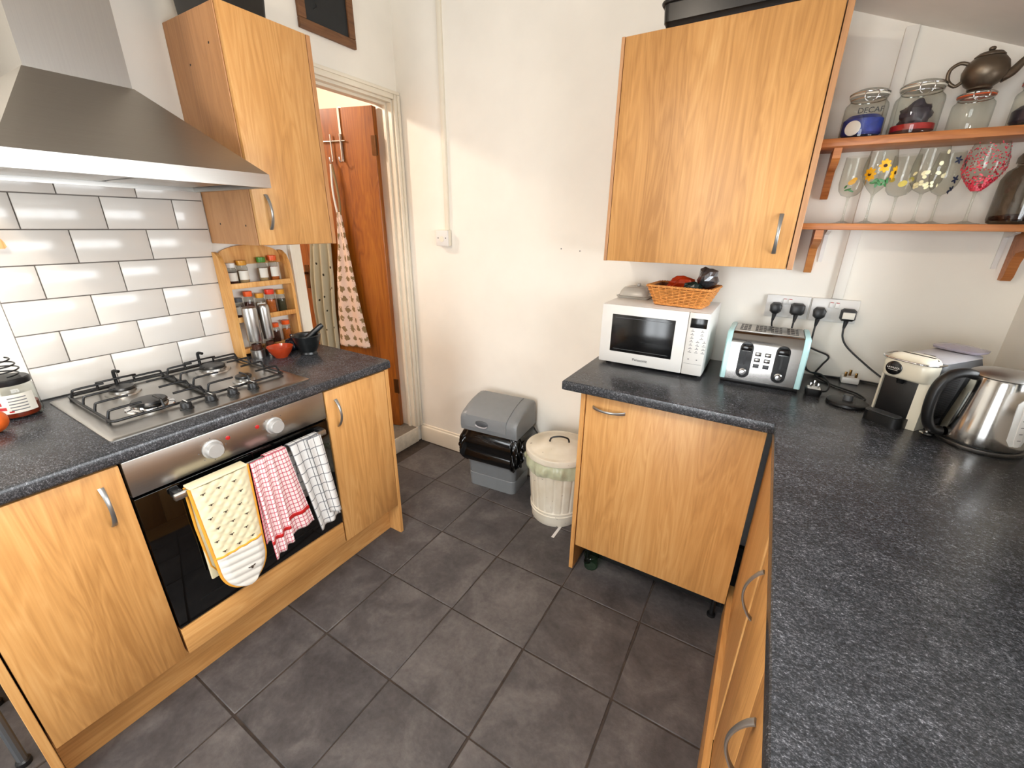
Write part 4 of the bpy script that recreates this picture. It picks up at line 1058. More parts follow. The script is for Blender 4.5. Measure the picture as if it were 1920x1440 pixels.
# ---------------------------------------------------------------- wine glasses
def wine_glass(x, y, r, h, label, shape='round'):
    z = 1.4683; t = thing('wine_glass', label, 'wine glass', (x, y, z), 0, 'painted wine glasses on the lower shelf')
    st_ = .085 * h / .21
    MB().lathe([(.033, 0), (.034, .0012), (.018, .004), (.006, .009), (.0035, .018), (.003, st_ * .6), (.0036, st_ - .004), (.006, st_)], (x, y, z), 28).build('stem', 'glass', t)
    bh = h - st_
    if shape == 'round': pf = [(.10, 0), (.55, .08), (.85, .24), (1, .45), (.98, .65), (.86, .88), (.80, 1)]
    elif shape == 'flat': pf = [(.10, 0), (.62, .05), (.90, .16), (1, .32), (.98, .6), (.94, .85), (.92, 1)]
    else: pf = [(.10, 0), (.45, .13), (.82, .32), (1, .48), (.97, .68), (.84, .9), (.78, 1)]
    outer = [(r * a, st_ + bh * b) for a, b in pf]; inner = [(max(.001, r * a - .0011), st_ + bh * b + (.002 if b < .1 else 0)) for a, b in pf][::-1]
    MB().lathe(outer, (x, y, z), 36, cap=False).build('bowl', 'glass', t, 70)
    def on(a, b):   # point on the bowl: angle (from the camera side), height fraction
        for (a0, b0), (a1, b1) in zip(pf[:-1], pf[1:]):
            if b0 <= b <= b1: rr = r * (a0 + (a1 - a0) * (b - b0) / (b1 - b0)); break
        th = -PI / 2 - .2 + a
        return Vector((x + (rr + .0008) * math.cos(th), y + (rr + .0008) * math.sin(th), z + st_ + bh * b)), Vector((math.cos(th), math.sin(th), 0))
    return t, on
def blob(mb, P, nrm, w, hgt, rot=0.0):
    t1 = Vector((-nrm.y, nrm.x, 0)); t2 = Vector((0, 0, 1)); n = 10
    ca, sa = math.cos(rot), math.sin(rot)
    front = []; 
    for i in range(n):
        a = 2 * PI * i / n; u, v = w * math.cos(a), hgt * math.sin(a); u, v = u * ca - v * sa, u * sa + v * ca
        front.append(P + t1 * u + t2 * v - nrm * (u * u) * 10)
    mb.loft([[p - nrm * .0003 for p in front], [p + nrm * .0006 for p in front]])
def paint(t, name, mat, items, on, lift=0.0):
    mb = MB()
    for a, b, w, h_, r_ in items:
        p, n = on(a, b); blob(mb, p + n * lift, n, w, h_, r_)
    o = mb.build(name, mat, t, 40); o['kind'] = 'stuff'; return o
g, on = wine_glass(2.130, 3.055, .036, .208, 'wine glass painted with a lemon, nearest the wall cabinet', 'flat')
paint(g, 'lemon_print', 'yellow_p', [(.1, .36, .011, .008, .5), (.25, .42, .008, .006, .5), (1.7, .35, .01, .008, 0)], on); paint(g, 'leaf_print', 'leaf_p', [(-.1, .18, .010, .003, .3), (.15, .15, .010, .003, -.4), (-.3, .25, .006, .003, 1)], on)
g, on = wine_glass(2.186, 2.985, .043, .215, 'wine glass painted with orange sunflowers', 'point')
paint(g, 'petal_print', 'yellow_p', [(.35 + .17 * math.cos(k), .62 + .085 * math.sin(k), .009, .005, k) for k in [i * PI / 4 for i in range(8)]] + [(-.45 + .2 * math.cos(k), .45 + .085 * math.sin(k), .009, .005, k) for k in [i * PI / 4 for i in range(8)]] + [(1.2 + .2 * math.cos(k), .47 + .085 * math.sin(k), .009, .005, k) for k in [i * PI / 4 for i in range(8)]], on)
paint(g, 'flower_centre', 'brown_p', [(.35, .62, .005, .005, 0), (-.45, .45, .005, .005, 0), (1.2, .47, .005, .005, 0)], on, .0012)
paint(g, 'leaf_print', 'leaf_p', [(-.2 + .16 * k, .26 + .05 * math.sin(k * 2.1), .009, .004, k * .7) for k in range(9)], on)
g, on = wine_glass(2.258, 3.055, .037, .205, 'wine glass painted with pale yellow fruit, third along the shelf', 'flat')
paint(g, 'fruit_print', 'pale_yellow_p', [(.2, .3, .012, .009, .4), (.75, .40, .009, .007, 0), (-.6, .4, .008, .007, 0), (1.4, .25, .01, .007, .4)], on)
g, on = wine_glass(2.305, 2.985, .042, .215, 'wine glass painted with cream flowers beside the pale yellow one', 'round')
paint(g, 'flower_print', 'cream_p', [(random.uniform(-1.2, 1.4), random.uniform(.12, .45), random.uniform(.004, .008), random.uniform(.004, .006), random.random()) for k in range(22)] + [(.6, .62, .006, .006, 0), (1.0, .86, .006, .006, 0)], on)
g, on = wine_glass(2.362, 3.055, .039, .208, 'wine glass painted with navy flowers behind the cream one', 'round')
paint(g, 'flower_print', 'navy_p', [(.7 + .12 * math.cos(k) + da_, zz + .05 * math.sin(k), .006, .0025, k) for da_, zz in ((0, .35), (.5, .72), (-.2, .78), (.25, .12)) for k in [i * PI * 2 / 5 for i in range(5)]], on)
g, on = wine_glass(2.425, 2.985, .047, .218, 'wine glass covered in pink and red painted dots', 'point')
its = []
for k in range(560):
    b = random.random() ** 1.7 * .95 + .04; its.append((random.uniform(-PI, PI), b, (.0014 + .0016 * (1 - b)), (.0014 + .0016 * (1 - b)), 0))
paint(g, 'dot_print', 'pink_p', its, on)
bj = thing('storage_jar', 'big smoky glass jar at the right end of the lower shelf', 'jar', (2.545, 3.01, 1.4683))
bc = (2.545, 3.01, 1.4683)
MB().lathe([(.058, 0), (.066, .004), (.069, .014), (.068, .12), (.06, .142), (.045, .155), (.045, .162)], bc, 36, cap=False).build('jar', 'smoke_glass', bj)
MB().lathe([(.058, .0105), (.0625, .014), (.0625, .022), (.03, .028), (.001, .026)], bc, 28).build('contents', 'spice_brown', bj)
MB().lathe([(.04, .1625), (.049, .1635), (.049, .178), (.042, .190), (.02, .199), (.001, .2)], bc, 36).build('lid', 'smoke_glass', bj)

# ================================================================== ON THE RIGHT WORKTOP
# microwave, front faces the camera (-y)
mw = thing('microwave', 'white microwave oven with black window below the wide wall cabinet', 'microwave', (1.589, 2.95, ZW))
mx0, mx1, my0, my1, mz0, mz1 = 1.383, 1.796, 2.792, 3.092, .912, 1.156
B(mx0, mx1, my0 + .022, my1, mz0, mz1, b=.004).build('body', 'white_pl', mw)
for x in (mx0 + .03, mx1 - .03):
    for y in (my0 + .05, my1 - .04): MB().lathe([(.012, .0003), (.012, .012)], (x, y, ZW), 12).build('foot', 'black', mw)
dx = 1.722
md = B(mx0 + .001, dx - .001, my0, my0 + .0215, mz0 + .001, mz1 - .001, b=.004).build('door', 'white_pl', mw)
wn = MB(); rx0, rx1, rz0, rz1 = mx0 + .046, 1.678, mz0 + .05, mz1 - .038
B(rx0, rx1, my0 - .0006, my0 + .004, rz0, rz1, b=.002).build('window', 'black_gl', md)
fr_ = MB()
for a in ((rx0 + .014, rx1 - .014, rz0 + .012, rz0 + .0135), (rx0 + .014, rx1 - .014, rz1 - .0135, rz1 - .012)): fr_.box(a[0], a[1], my0 - .0012, my0 - .0005, a[2], a[3])
fr_.build('window_line', 'grey_dark', md, 0)['kind'] = 'stuff'
mp_ = B(dx, mx1 - .0005, my0, my0 + .0215, mz0 + .001, mz1 - .001, b=.004).build('control_panel', 'white_pl', mw)
B(dx + .008, mx1 - .008, my0 - .0008, my0 + .003, mz1 - .058, mz1 - .022, b=.001).build('display', 'black_gl', mp_)
text('12:00', .011, 'grey_dark', mp_, Vector((dx + .037, my0 - .0012, mz1 - .036)) - mw.location, (1, 0, 0), (0, 0, 1), 'display_digits') if False else None
kp = MB()
for r_ in range(7):
    for c_ in range(3 if r_ > 2 else 2):
        kx = dx + .014 + c_ * (.023 if r_ > 2 else .034); kz = mz1 - .070 - r_ * .0135
        kp.box(kx, kx + .012, my0 - .0004, my0 + .001, kz - .002, kz)
        kp.box(kx + .004, kx + .008, my0 - .0004, my0 + .001, kz + .0025, kz + .005)
for c_ in range(2): kp.box(dx + .017 + c_ * .03, dx + .022 + c_ * .03, my0 - .0004, my0 + .001, mz0 + .062, mz0 + .066)
kp.build('keypad_print', 'grey_ink', mp_, 0)['kind'] = 'stuff'
B(dx + .004, mx1 - .006, my0 - .0006, my0 + .002, mz0 + .046, mz0 + .0468).build('panel_seam', 'grey_ink', mp_, 0)
text('Panasonic', .0155, 'ink', md, Vector(((rx0 + rx1) / 2 + .005, my0 - .0003, mz0 + .026)) - mw.location, (1, 0, 0), (0, 0, 1))

# frosted dish behind the basket
dz = 1.1564
bd = thing('butter_dish', 'frosted domed dish on the microwave behind the wicker basket', 'dish', (1.452, 3.02, dz))
MB().loft([ring(rrect(1.452, 3.02, .13, .10, .012), dz), ring(rrect(1.452, 3.02, .145, .115, .012), dz + .010), ring(rrect(1.452, 3.02, .135, .105, .012), dz + .010)]).build('base', 'frost', bd)
bl = MB().loft([ring(rrect(1.452, 3.02, .128, .098, .02), dz + .0103), ring(rrect(1.452, 3.02, .118, .09, .025), dz + .03), ring(rrect(1.452, 3.02, .10, .075, .03), dz + .043), ring(rrect(1.452, 3.02, .06, .05, .02), dz + .049)]).build('dome', 'frost', bd, 50)
B(1.457, 1.469, 3.01, 3.03, dz + .049, dz + .062, b=.003).build('knob', 'frost', bl)

# wicker basket
bk_ = thing('wicker_basket', 'honey wicker basket of packets on top of the microwave', 'basket', (1.665, 2.93, dz), math.radians(-6))
def bask(t, k=0.0):   # outline at height fraction t
    return .178 + .062 * t + k, .125 + .050 * t + k
HB = .074
def per(w, d, n=120):
    pts = rrect(0, 0, w, d, .012, 4); out = []
    L = [0]
    for i in range(len(pts)): L.append(L[-1] + math.dist(pts[i], pts[(i + 1) % len(pts)]))
    for k in range(n):
        s = L[-1] * k / n
        for i in range(len(pts)):
            if L[i] <= s <= L[i + 1]:
                f = (s - L[i]) / max(1e-9, L[i + 1] - L[i]); a, b = pts[i], pts[(i + 1) % len(pts)]; out.append((a[0] + (b[0] - a[0]) * f, a[1] + (b[1] - a[1]) * f)); break
    return out
NS = 30
wv = MB()
for r_ in range(11):
    t = (r_ + .8) / 12; w, d = bask(t); P = per(w, d, 120); path = []
    for k, (x, y) in enumerate(P):
        o_ = .0032 * math.sin(PI * NS * k / 120 + (PI if r_ % 2 else 0)); l = math.hypot(x, y)
        path.append((x * (1 + o_ / l), y * (1 + o_ / l), HB * t))
    wv.tube(path, .0026, 5, closed=True)
wv.build('weave', 'wicker', bk_, 60, False)
sk = MB()
for k in range(NS):
    a = per(*bask(0), 120)[k * 4]; b = per(*bask(1), 120)[k * 4]; sk.tube([(a[0], a[1], .002), (b[0], b[1], HB)], .0022, 5)
so_ = sk.build('stakes', 'wicker', bk_, 60, False); so_['kind'] = 'stuff'
def braid(z, t, amp, name):
    w, d = bask(t); P = per(w, d, 120); mb = MB()
    for ph in (0, 2.1, 4.2): mb.tube([(x * (1 + amp * math.cos(24 * 2 * PI * k / 120 + ph) / .1), y * (1 + amp * math.cos(24 * 2 * PI * k / 120 + ph) / .1), z + amp * math.sin(24 * 2 * PI * k / 120 + ph)) for k, (x, y) in enumerate(P)], .0030, 6, closed=True)
    mb.build(name, 'wicker', bk_, 60, False)
braid(HB + .002, 1, .0030, 'braided_rim'); braid(.0066, .03, .0028, 'braided_foot')
w, d = bask(.05); MB().loft([ring(rrect(0, 0, w - .012, d - .012, .01), .004), ring(rrect(0, 0, w - .012, d - .012, .01), .008)]).build('basket_floor', 'wicker_dark', bk_, 40, False)
w, d = bask(.1); w2, d2 = bask(1); MB().loft([ring(rrect(0, 0, w - .012, d - .012, .01), .009), ring(rrect(0, 0, w2 - .012, d2 - .012, .01), HB)], cap=False).build('gap_shade_liner', 'wicker_dark', bk_, 40, False)  # dark sheet inside the weave, standing for the shade in its gaps
zb_ = dz + .010
def packet(name, label, mat, c, sx, sy, sz, seed):
    o = crumple(c, sx, sy, sz, seed, 14).build(name, mat, None, 0); return tag(o, label, 'packet', 'packets in the wicker basket')
packet('snack_packet', 'orange red packet lying in the wicker basket', 'orange_bag', (1.652, 2.965, zb_ + .066), .058, .024, .036, 3)
packet('snack_packet', 'dark green packet at the front of the wicker basket', 'dark_green', (1.700, 2.915, zb_ + .062), .038, .024, .026, 5)
packet('foil_bag', 'crumpled silver foil bag sticking up from the wicker basket', 'foil', (1.745, 2.95, zb_ + .100), .042, .030, .044, 9)
packet('brown_packet', 'brown packet low at the left in the wicker basket', 'spice_orange', (1.605, 2.905, zb_ + .03), .028, .03, .02, 12)

# ---------------------------------------------------------------- toaster
ts = thing('toaster', 'four slice toaster with steel front and mint green ends', 'toaster', (1.987, 2.935, ZW))
tx0, tx1, ty0, ty1, tz0, tz1 = 1.857, 2.117, 2.825, 3.035, .918, 1.094
def tprof(e):
    a = [(ty0 - e, tz0), (ty0 + .002 - e, tz0 + .135), (ty0 + .006 - e * .8, tz0 + .148), (ty0 + .016 - e * .5, tz1 - .010), (ty0 + .022, tz1 - .002 + e * .5), (ty0 + .032, tz1 + e)]
    return a + [(ty0 + ty1 - y, z) for y, z in reversed(a)]
def sleeve(mb, x0, x1, e): mb.prism(tprof(e), 'x', x0, x1)
mb = MB(); sleeve(mb, tx0 + .019, tx1 - .019, 0); mb.build('steel_body', 'steel_x', ts, 50)
for x0, x1 in ((tx0, tx0 + .0185), (tx1 - .0185, tx1)):
    mb = MB(); pr0 = tprof(.004); pr1 = tprof(-.002)
    xs = [(x0, pr1), (x0 + .004, pr0), (x1 - .004, pr0), (x1, pr0)] if x0 == tx0 else [(x0, pr0), (x0 + .004, pr0), (x1 - .004, pr0), (x1, pr1)]
    mb.loft([[(x, y, z) for y, z in p] for x, p in xs]); mb.build('end_cheek', 'mint', ts, 50)
B(tx0 + .004, tx1 - .004, ty0 + .006, ty1 - .006, ZW + .0004, tz0, b=.003).build('base', 'black', ts)
tp_ = B(tx0 + .022, tx1 - .022, ty0 + .033, ty1 - .033, tz1 + .0002, tz1 + .003, b=.001).build('top_plate', 'steel', ts)
for k in range(4):
    xa = tx0 + .036 + k * .0505
    so = B(xa, xa + .034, ty0 + .046, ty1 - .046, tz1 + .0028, tz1 + .0036).build('slot', 'black', tp_, 0)
    wr_ = MB()
    for q in range(4): wr_.tube([(xa + .002, ty0 + .058 + q * .032, tz1 + .004), (xa + .032, ty0 + .058 + q * .032, tz1 + .004)], .0013, 5)
    wr_.tube([(xa + .01, ty0 + .05, tz1 + .004), (xa + .01, ty1 - .05, tz1 + .004)], .0013, 5); wr_.tube([(xa + .024, ty0 + .05, tz1 + .004), (xa + .024, ty1 - .05, tz1 + .004)], .0013, 5)
    wr_.build('bread_guard', 'steel', so, 60)
def front_y(z): return ty0 if z <= tz0 + .10 else ty0 + .018 * (z - tz0 - .10) / (tz1 - .018 - tz0 - .10)
def stadium(cx, w, z0, z1, y, dep, name, mat, par):
    r = w / 2; pts = [(cx + r * math.cos(a), z1 - r + r * math.sin(a)) for a in [PI * i / 10 for i in range(11)]] + [(cx + r * math.cos(a), z0 + r + r * math.sin(a)) for a in [PI + PI * i / 10 for i in range(11)]]
    return MB().prism(pts, 'y', y - dep, y + .012).build(name, mat, par, 40)
for cx in (tx0 + .073, tx1 - .073):
    pn = stadium(cx, .044, tz0 + .010, tz0 + .146, ty0, .0035, 'lever_panel', 'black_gl', ts)
    B(cx - .003, cx + .003, ty0 - .0040, ty0, tz0 + .062, tz0 + .125).build('lever_slot', 'ink', pn, 0)
    B(cx - .018, cx + .018, ty0 - .024, ty0 - .003, tz0 + .118, tz0 + .136, b=.004).build('lever', 'black_gl', pn)
    B(cx - .013, cx + .013, ty0 - .0042, ty0 - .003, tz0 + .112, tz0 + .1135).build('lever_trim', 'chrome', pn, 0)
    MB().lathe([(.0125, 0), (.0125, .003), (.0095, .005), (.0085, .016), (.0, .0165)], (0, 0, 0), 24).xf(Matrix.Translation((cx, ty0 - .0035, tz0 + .034)) @ Matrix.Rotation(PI / 2, 4, 'X')).build('browning_dial', 'chrome', pn)
for cx in (tx0 + .112, tx0 + .143):
    for q in range(3):
        B(cx - .0095, cx + .0095, ty0 - .0008, ty0 + .002, tz0 + .054 + q * .022, tz0 + .068 + q * .022, b=.0006).build('button_bezel', 'black', ts)
        B(cx - .0075, cx + .0075, ty0 - .003, ty0 + .002, tz0 + .056 + q * .022, tz0 + .066 + q * .022, b=.0015).build('button', 'grey_dark' if q < 1 else 'chrome', ts)
MB().tube(smooth_path([(2.06, ty1 - .004, .96), (2.06, 3.07, .97), (2.02, 3.085, 1.02), (1.995, 3.083, 1.08), (1.992, 3.080, 1.109)], 6), .0032, 8).build('power_cord', 'black_rubber', ts, 60)

# ---------------------------------------------------------------- sockets and plugs
def socket(label, x0):
    t = thing('double_socket', label, 'socket', (x0 + .073, YB, 1.118))
    p = B(x0, x0 + .147, YB - .012, YB - .001, 1.118, 1.204, b=.003).build('face_plate', 'white_pl', t)
    for k in (.056, .074): B(x0 + k, x0 + k + .014, YB - .0165, YB - .011, 1.170, 1.192, b=.002).build('rocker_switch', 'white_pl', p)
    for k in (.058, .076): B(x0 + k, x0 + k + .010, YB - .0168, YB - .0160, 1.1895, 1.1915).build('switch_mark', 'red', p, 0)
socket('double wall socket above the toaster', 1.957)
socket('double wall socket nearer the coffee machine', 2.108)
def plug(x, z, label, face=None, tail=(0, 0, 0), style=0):
    t = thing('mains_plug', label, 'plug', (x, YB - .03, z), 0, 'plugs in the double sockets')
    y1 = YB - .0172
    if style == 0: pts = [(x - .021, z + .010), (x - .012, z + .022), (x + .012, z + .022), (x + .021, z + .010), (x + .019, z - .012), (x + .008, z - .022), (x - .008, z - .022), (x - .019, z - .012)]
    else: pts = [(x - .024, z + .016), (x - .016, z + .023), (x + .016, z + .023), (x + .024, z + .016), (x + .024, z - .014), (x + .016, z - .022), (x - .016, z - .022), (x - .024, z - .014)]
    mb = MB(); cx, cz = x, z
    sh = lambda k: [(cx + (a - cx) * k, cz + (b - cz) * k) for a, b in pts]
    mb.loft([[(a, y1, b) for a, b in sh(.96)], [(a, y1 - .022, b) for a, b in sh(1)], [(a, y1 - .032, b) for a, b in sh(.86)], [(a, y1 - .035, b) for a, b in sh(.6)]])
    b_ = mb.build('body', 'black', t, 40)
    if face: B(x - .018, x + .018, y1 - .0365, y1 - .034, z - .012, z + .012, b=.002).build('label', face, b_)
    MB().tube([(x, y1 - .014, z - .018), (x - .001, y1 - .015, z - .038), (x - .002, y1 - .016, z - .05)], [.009, .006, .0042], 10).build('strain_relief', 'black_rubber', b_, 60)
    return t
plug(1.994, 1.155, 'black plug at far left of the two sockets')
plug(2.066, 1.157, 'rounded black plug second from the left in the sockets', style=1)
p3 = plug(2.138, 1.150, 'diamond shaped black plug third from the left in the sockets')
p4 = plug(2.226, 1.152, 'black plug with pale label at far right of the sockets', 'label', style=1)
def cord(pts, label, r=.0032):
    o = MB().tube(smooth_path(pts, 8), r, 8).build('cable', 'black_rubber', None, 60); return tag(o, label, 'cable', 'cables on the right worktop')
cord([(2.064, YB - .033, 1.112), (2.066, 3.07, 1.06), (2.10, 3.075, 1.03), (2.16, 3.09, 1.005), (2.205, 3.095, .985), (2.19, 3.085, .95), (2.175, 3.07, .915), (2.20, 3.03, .906), (2.235, 2.98, .906), (2.29, 2.93, .906), (2.31, 2.88, .906), (2.300, 2.845, .908)], 'black cable hanging from the rounded plug to the kettle base')
cord([(2.136, YB - .033, 1.105), (2.135, 3.07, 1.05), (2.137, 3.085, .98), (2.145, 3.10, .925), (2.19, 3.104, .906), (2.28, 3.104, .906), (2.36, 3.10, .906), (2.42, 3.08, .906)], 'black cable from the diamond plug along the worktop to the back')
cord([(2.224, YB - .033, 1.107), (2.228, 3.075, 1.07), (2.25, 3.07, 1.035), (2.30, 3.05, .995), (2.36, 3.02, .955), (2.42, 2.99, .93), (2.455, 2.965, .925)], 'black cable from the labelled plug to the coffee machine')

# kettle power base
kb_ = thing('charging_stand', 'round black kettle power base on the worktop beside the toaster', 'kettle base', (2.253, 2.805, ZW))
MB().lathe([(.056, .0003), (.058, .003), (.057, .010), (.052, .0125), (.02, .014), (.001, .014)], (2.253, 2.805, ZW), 36).build('base', 'black', kb_)
MB().lathe([(.014, .0142), (.0135, .030), (.012, .032), (.001, .032)], (2.253, 2.805, ZW), 24).build('connector', 'grey_dark', kb_)
# loose plug, pins up
lp_ = thing('loose_plug', 'unplugged black plug lying pins up beside the toaster', 'plug', (2.158, 2.842, ZW))
MB().loft([ring(rrect(2.158, 2.842, .044, .04, .012), ZW + .0004), ring(rrect(2.158, 2.842, .05, .046, .014), ZW + .012), ring(rrect(2.158, 2.842, .05, .046, .014), ZW + .024), ring(rrect(2.158, 2.842, .046, .042, .012), ZW + .026)]).build('body', 'black', lp_)
B(2.139, 2.177, 2.825, 2.859, ZW + .0262, ZW + .0272).build('pin_plate', 'white_pl', lp_, 0)
for x, y, h_ in ((2.147, 2.836, .018), (2.169, 2.836, .018), (2.158, 2.855, .022)): B(x - .003, x + .003, y - .002, y + .002, ZW + .0272, ZW + .0272 + h_, b=.0008).build('pin', 'chrome', lp_)
cord([(2.176, 2.855, ZW + .012), (2.20, 2.875, ZW + .012), (2.205, 2.905, ZW + .03), (2.18, 2.94, ZW + .05), (2.15, 2.99, ZW + .04), (2.13, 3.06, ZW + .035)], 'cable looping from the loose plug behind the toaster', .003)
# white adaptor with brass pins
wa = thing('travel_adaptor', 'white plug adaptor lying pins up against the back wall', 'adaptor', (2.285, 3.07, ZW))
B(2.258, 2.312, 3.048, 3.092, ZW + .0004, ZW + .024, b=.004).build('body', 'white_pl', wa)
for x, y, h_ in ((2.268, 3.06, .018), (2.300, 3.06, .018), (2.284, 3.082, .022)): B(x - .004, x + .004, y - .002, y + .002, ZW + .0242, ZW + .0242 + h_, b=.001).build('pin', 'pin_brass', wa)

# ---------------------------------------------------------------- coffee machine (front = local -y)
cm = thing('coffee_machine', 'white and black capsule coffee machine beside the kettle', 'coffee machine', (2.405, 2.765, ZW), math.radians(-38))
def LB(*a, **k): return MB().box(*a, **k)
WC = .060
hs = MB()   # white front shell: two side legs and head
prf = [(-.115, .195), (-.118, .155), (-.113, .150)]
sh_out = lambda y, z, w: (w, y, z)
# head
hdm = MB(); rings = []
for z, yf, w in ((.143, -.112, .058), (.150, -.118, .060), (.188, -.122, .060), (.200, -.119, .058), (.208, -.108, .052), (.212, -.09, .04)):
    rings.append([(x, y, z) for x, y in rrect(0, (yf - .045) / 2, 2 * w, -(yf + .045), .028, 6)])
hdm.loft(rings).build('head', 'white_cream', cm, 50, False)
for s in (-1, 1):
    lg = MB(); lg.loft([[(s * x, y, z) for x, y in ((.036, -.098), (.060, -.092), (.060, -.045), (.036, -.045))] for z in (.0005, .144)] if s > 0 else [[(s * x, y, z) for x, y in ((.052, -.098), (.060, -.092), (.060, -.045), (.052, -.045))] for z in (.0005, .144)])
    lg.build('front_leg', 'white_cream', cm, 30, False)
LB(-.0515, .0355, -.094, -.046, .028, .1425, b=.003).build('cup_recess', 'black', cm, 40, False)
dt = MB().loft([ring([(x * 1, y) for x, y in rrect(-.010, -.098, .102, .075, .025, 6)], z) for z in (.0004, .030)]); dt.build('drip_tray', 'black', cm, 40, False)
MB().loft([ring(rrect(-.010, -.112, .080, .034, .012, 6), .0302), ring(rrect(-.010, -.112, .080, .034, .012, 6), .032)]).build('drip_grid', 'grey_dark', cm, 40, False)
MB().lathe([(.008, 0), (.010, .010), (.012, .0135)], (-.005, -.104, .129), 16).build('spout', 'black', cm, 40, False)
bdg = MB().lathe([(.020, 0), (.020, .003), (.0185, .004), (.001, .004)], (0, 0, 0), 32).xf(Matrix.Translation((-.022, -.1205, .172)) @ Matrix.Rotation(PI / 2, 4, 'X')).build('badge', 'black_gl', cm, 40, False)
text('LAVAZZA', .0072, 'white_ink', bdg, (-.022, -.1250, .173), (1, 0, 0), (0, 0, 1)); B(-.034, -.010, -.1252, -.1248, .1665, .1673).build('badge_rule', 'white_ink', bdg, 0, False)
MB().tube(smooth_path([(.061, -.05, .196), (.062, -.10, .199), (.045, -.130, .201), (0, -.138, .202), (-.045, -.132, .203), (-.064, -.10, .204), (-.062, -.05, .205)], 6), .0026, 8).build('lever_rail', 'chrome', cm, 60, False)
bdm = MB(); bdm.loft([ring(rrect(0, .065, .106, .215, .012), .0005), ring(rrect(0, .065, .112, .218, .014), .05), ring(rrect(0, .065, .112, .218, .014), .165), ring(rrect(0, .065, .104, .21, .03), .196), ring(rrect(0, .065, .08, .19, .03), .204)])
bdy = bdm.build('body', 'grey_dark', cm, 50, False)
for q in range(22):
    LB(.0555, .0572, -.02, .06, .022 + q * .006, .0245 + q * .006).build('vent_fin', 'black', bdy, 0, False)
MB().loft([ring(rrect(0, .065, .106, .212, .028), .1935), ring(rrect(0, .065, .106, .212, .03), .197), ring(rrect(0, .065, .084, .194, .03), .2055)]).build('sheen_top_panel', 'grey_light', bdy, 40, False)  # pale grey puts the sheen of the top into its colour
LB(-.014, .014, -.038, -.01, .2056, .2066).build('brew_button', 'black_gl', bdy, 40, False)
MB().loft([ring(rrect(0, .14, .100, .07, .02), .2058), ring(rrect(0, .14, .112, .085, .024), .208), ring(rrect(0, .14, .116, .09, .026), .215), ring(rrect(0, .14, .06, .04, .018), .222)]).build('tank_lid', 'lilac', cm, 40, False)

# ---------------------------------------------------------------- kettle
kt = thing('kettle', 'polished steel kettle with black handle at the right edge', 'kettle', (2.528, 2.655, ZW), math.radians(0))
MB().lathe([(.086, .0004), (.088, .004), (.088, .011), (.084, .013)], (0, 0, 0), 56).build('foot_ring', 'steel_z', kt, 40, False)
MB().lathe([(.083, .0132), (.083, .0165)], (0, 0, 0), 56).build('foot_gap', 'black', kt, 40, False)
bkt = MB().lathe([(.085, .0168), (.086, .022), (.084, .05), (.076, .11), (.0685, .165), (.065, .19), (.064, .193)], (0, 0, 0), 64).build('body', 'kettle_steel', kt, 50, False)
lkt = MB().lathe([(.0655, .1935), (.067, .196), (.065, .2), (.055, .206), (.03, .211), (.001, .212)], (0, 0, 0), 48).build('lid', 'steel_z', kt, 50, False)
ha = math.radians(195)   # handle side
def pol(r, z, a=ha): return (r * math.cos(a), r * math.sin(a), z)
rings = []
hp_ = smooth_path([pol(.060, .190), pol(.085, .196), pol(.115, .185), pol(.132, .155), pol(.136, .11), pol(.130, .06), pol(.112, .03), pol(.09, .026)], 5)
td = Vector((-math.sin(ha), math.cos(ha), 0))
for i, p in enumerate(hp_):
    t = (hp_[min(i + 1, len(hp_) - 1)] - hp_[max(i - 1, 0)]).normalized(); nn = t.cross(td).normalized()
    rings.append([p + td * .016 * math.cos(2 * PI * k / 12) + nn * (.0125) * math.sin(2 * PI * k / 12) for k in range(12)])
hko = MB().loft(rings).build('handle', 'black', kt, 60, False)
MB().tube([Vector(pol(.1215, .15)), Vector(pol(.1245, .11)), Vector(pol(.121, .075))], .0018, 6).build('handle_inlay', 'chrome', hko, 60, False)
MB().sphere(pol(.098, .205 - .004), .006, 10, (1.3, 1, .5)).build('lid_button', 'chrome', hko, 60, False)
sw_ = MB().lathe([(.014, 0), (.016, .002), (.012, .005), (.004, .006), (.004, .018)], pol(.118, .012), 16).build('switch_lever', 'chrome', kt, 50, False)
ga = math.radians(-62)   # water gauge, on the camera side to the right
gz = [.045, .06, .09, .13, .15, .158]
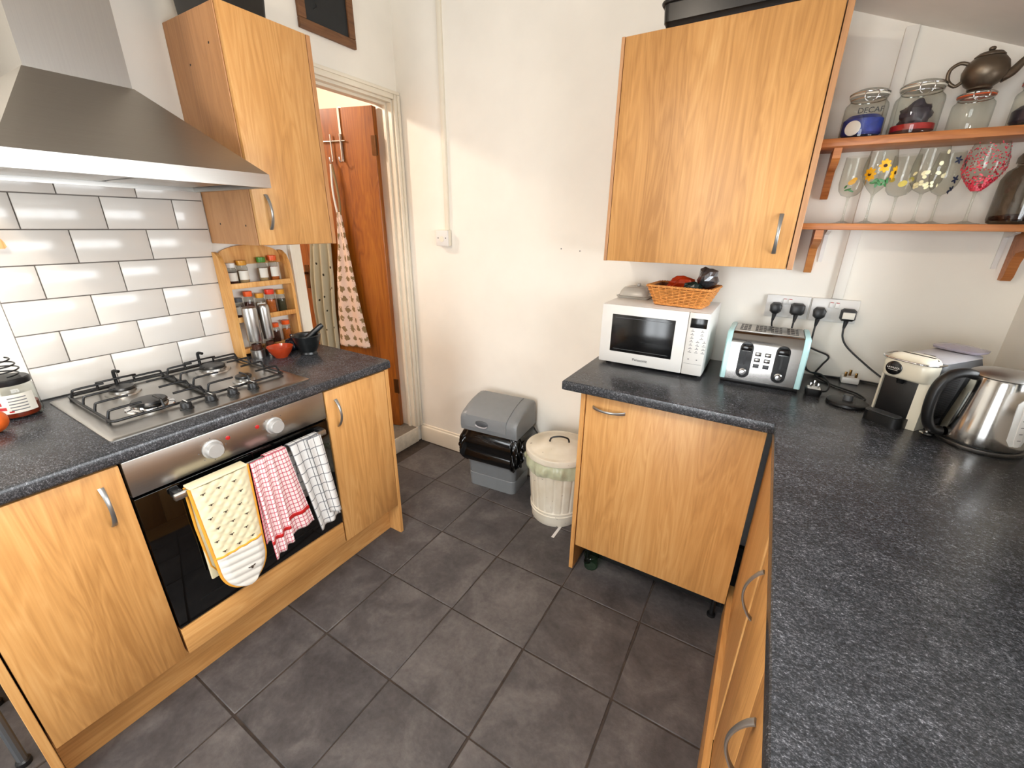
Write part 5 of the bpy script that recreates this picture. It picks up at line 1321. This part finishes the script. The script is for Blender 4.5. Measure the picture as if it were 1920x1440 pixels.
def gauge(w0, e, name, mat, par, zz=(.035, .05, .08, .12, .145, .155)):
    rings = []
    for z in zz:
        rr = .086 - .02 * (z - .022) / .17 + e; f = w0 * (1 if .045 < z < .15 else .6)
        rings.append([(rr * math.cos(ga + f * q / 6), rr * math.sin(ga + f * q / 6), z) for q in range(-6, 7)] + [((rr - .004) * math.cos(ga + f * q / 6), (rr - .004) * math.sin(ga + f * q / 6), z) for q in range(6, -7, -1)])
    return MB().loft(rings).build(name, mat, par, 60, False)
gw = gauge(.27, .0015, 'water_window', 'frost_w', kt); gi = gauge(.10, .004, 'gauge_strip', 'white_pl', gw)
for q in range(6):
    rr = .0905 - .02 * (.05 + q * .017 - .022) / .17 + .0006; z = .052 + q * .017
    MB().loft([[(rr * math.cos(ga + f), rr * math.sin(ga + f), z + dz_) for f in (-.05, 0, .05)] for dz_ in (0, .002)], cap=False, closed=False).build('level_mark', 'grey_ink', gi, 0, False)
MB().loft([[pol(.055, .16, math.radians(15)), pol(.05, .192, math.radians(-5)), pol(.05, .192, math.radians(35))], [pol(.088, .188, math.radians(15)), pol(.08, .193, math.radians(5)), pol(.08, .193, math.radians(25))]]).build('spout', 'steel_z', kt, 40, False)

# ================================================================== LAMPS
def lamp(name, label, loc, power, color, r=.05, drop=.10):
    t = thing(name, label, 'ceiling lamp', loc)
    zt_ = loc[2]
    MB().lathe([(.05, drop), (.05, drop - .018), (.012, drop - .024), (.012, .03), (.03, .028), (.07, -.03), (.072, -.05), (.069, -.05), (.066, -.03), (.028, .024), (.001, .024)], (0, 0, 0), 28, cap=False).build('shade', 'lamp_white', t, 50, False)
    d = bpy.data.lights.new(name + '_bulb', 'POINT'); d.energy = power; d.color = color; d.shadow_soft_size = r
    o = bpy.data.objects.new(name + '_bulb', d); COL.objects.link(o); o.location = (loc[0], loc[1], loc[2] - .06 - r * .2)
lamp('ceiling_lamp', 'white ceiling lamp over the middle of the kitchen', (1.05, .95, zc(1.05) - .13), 22, (1.0, .86, .70), .06)
lamp('ceiling_lamp', 'white ceiling lamp in the hall beyond the doorway', (-.9, 2.2, 2.48), 34, (1.0, .86, .72), .06)
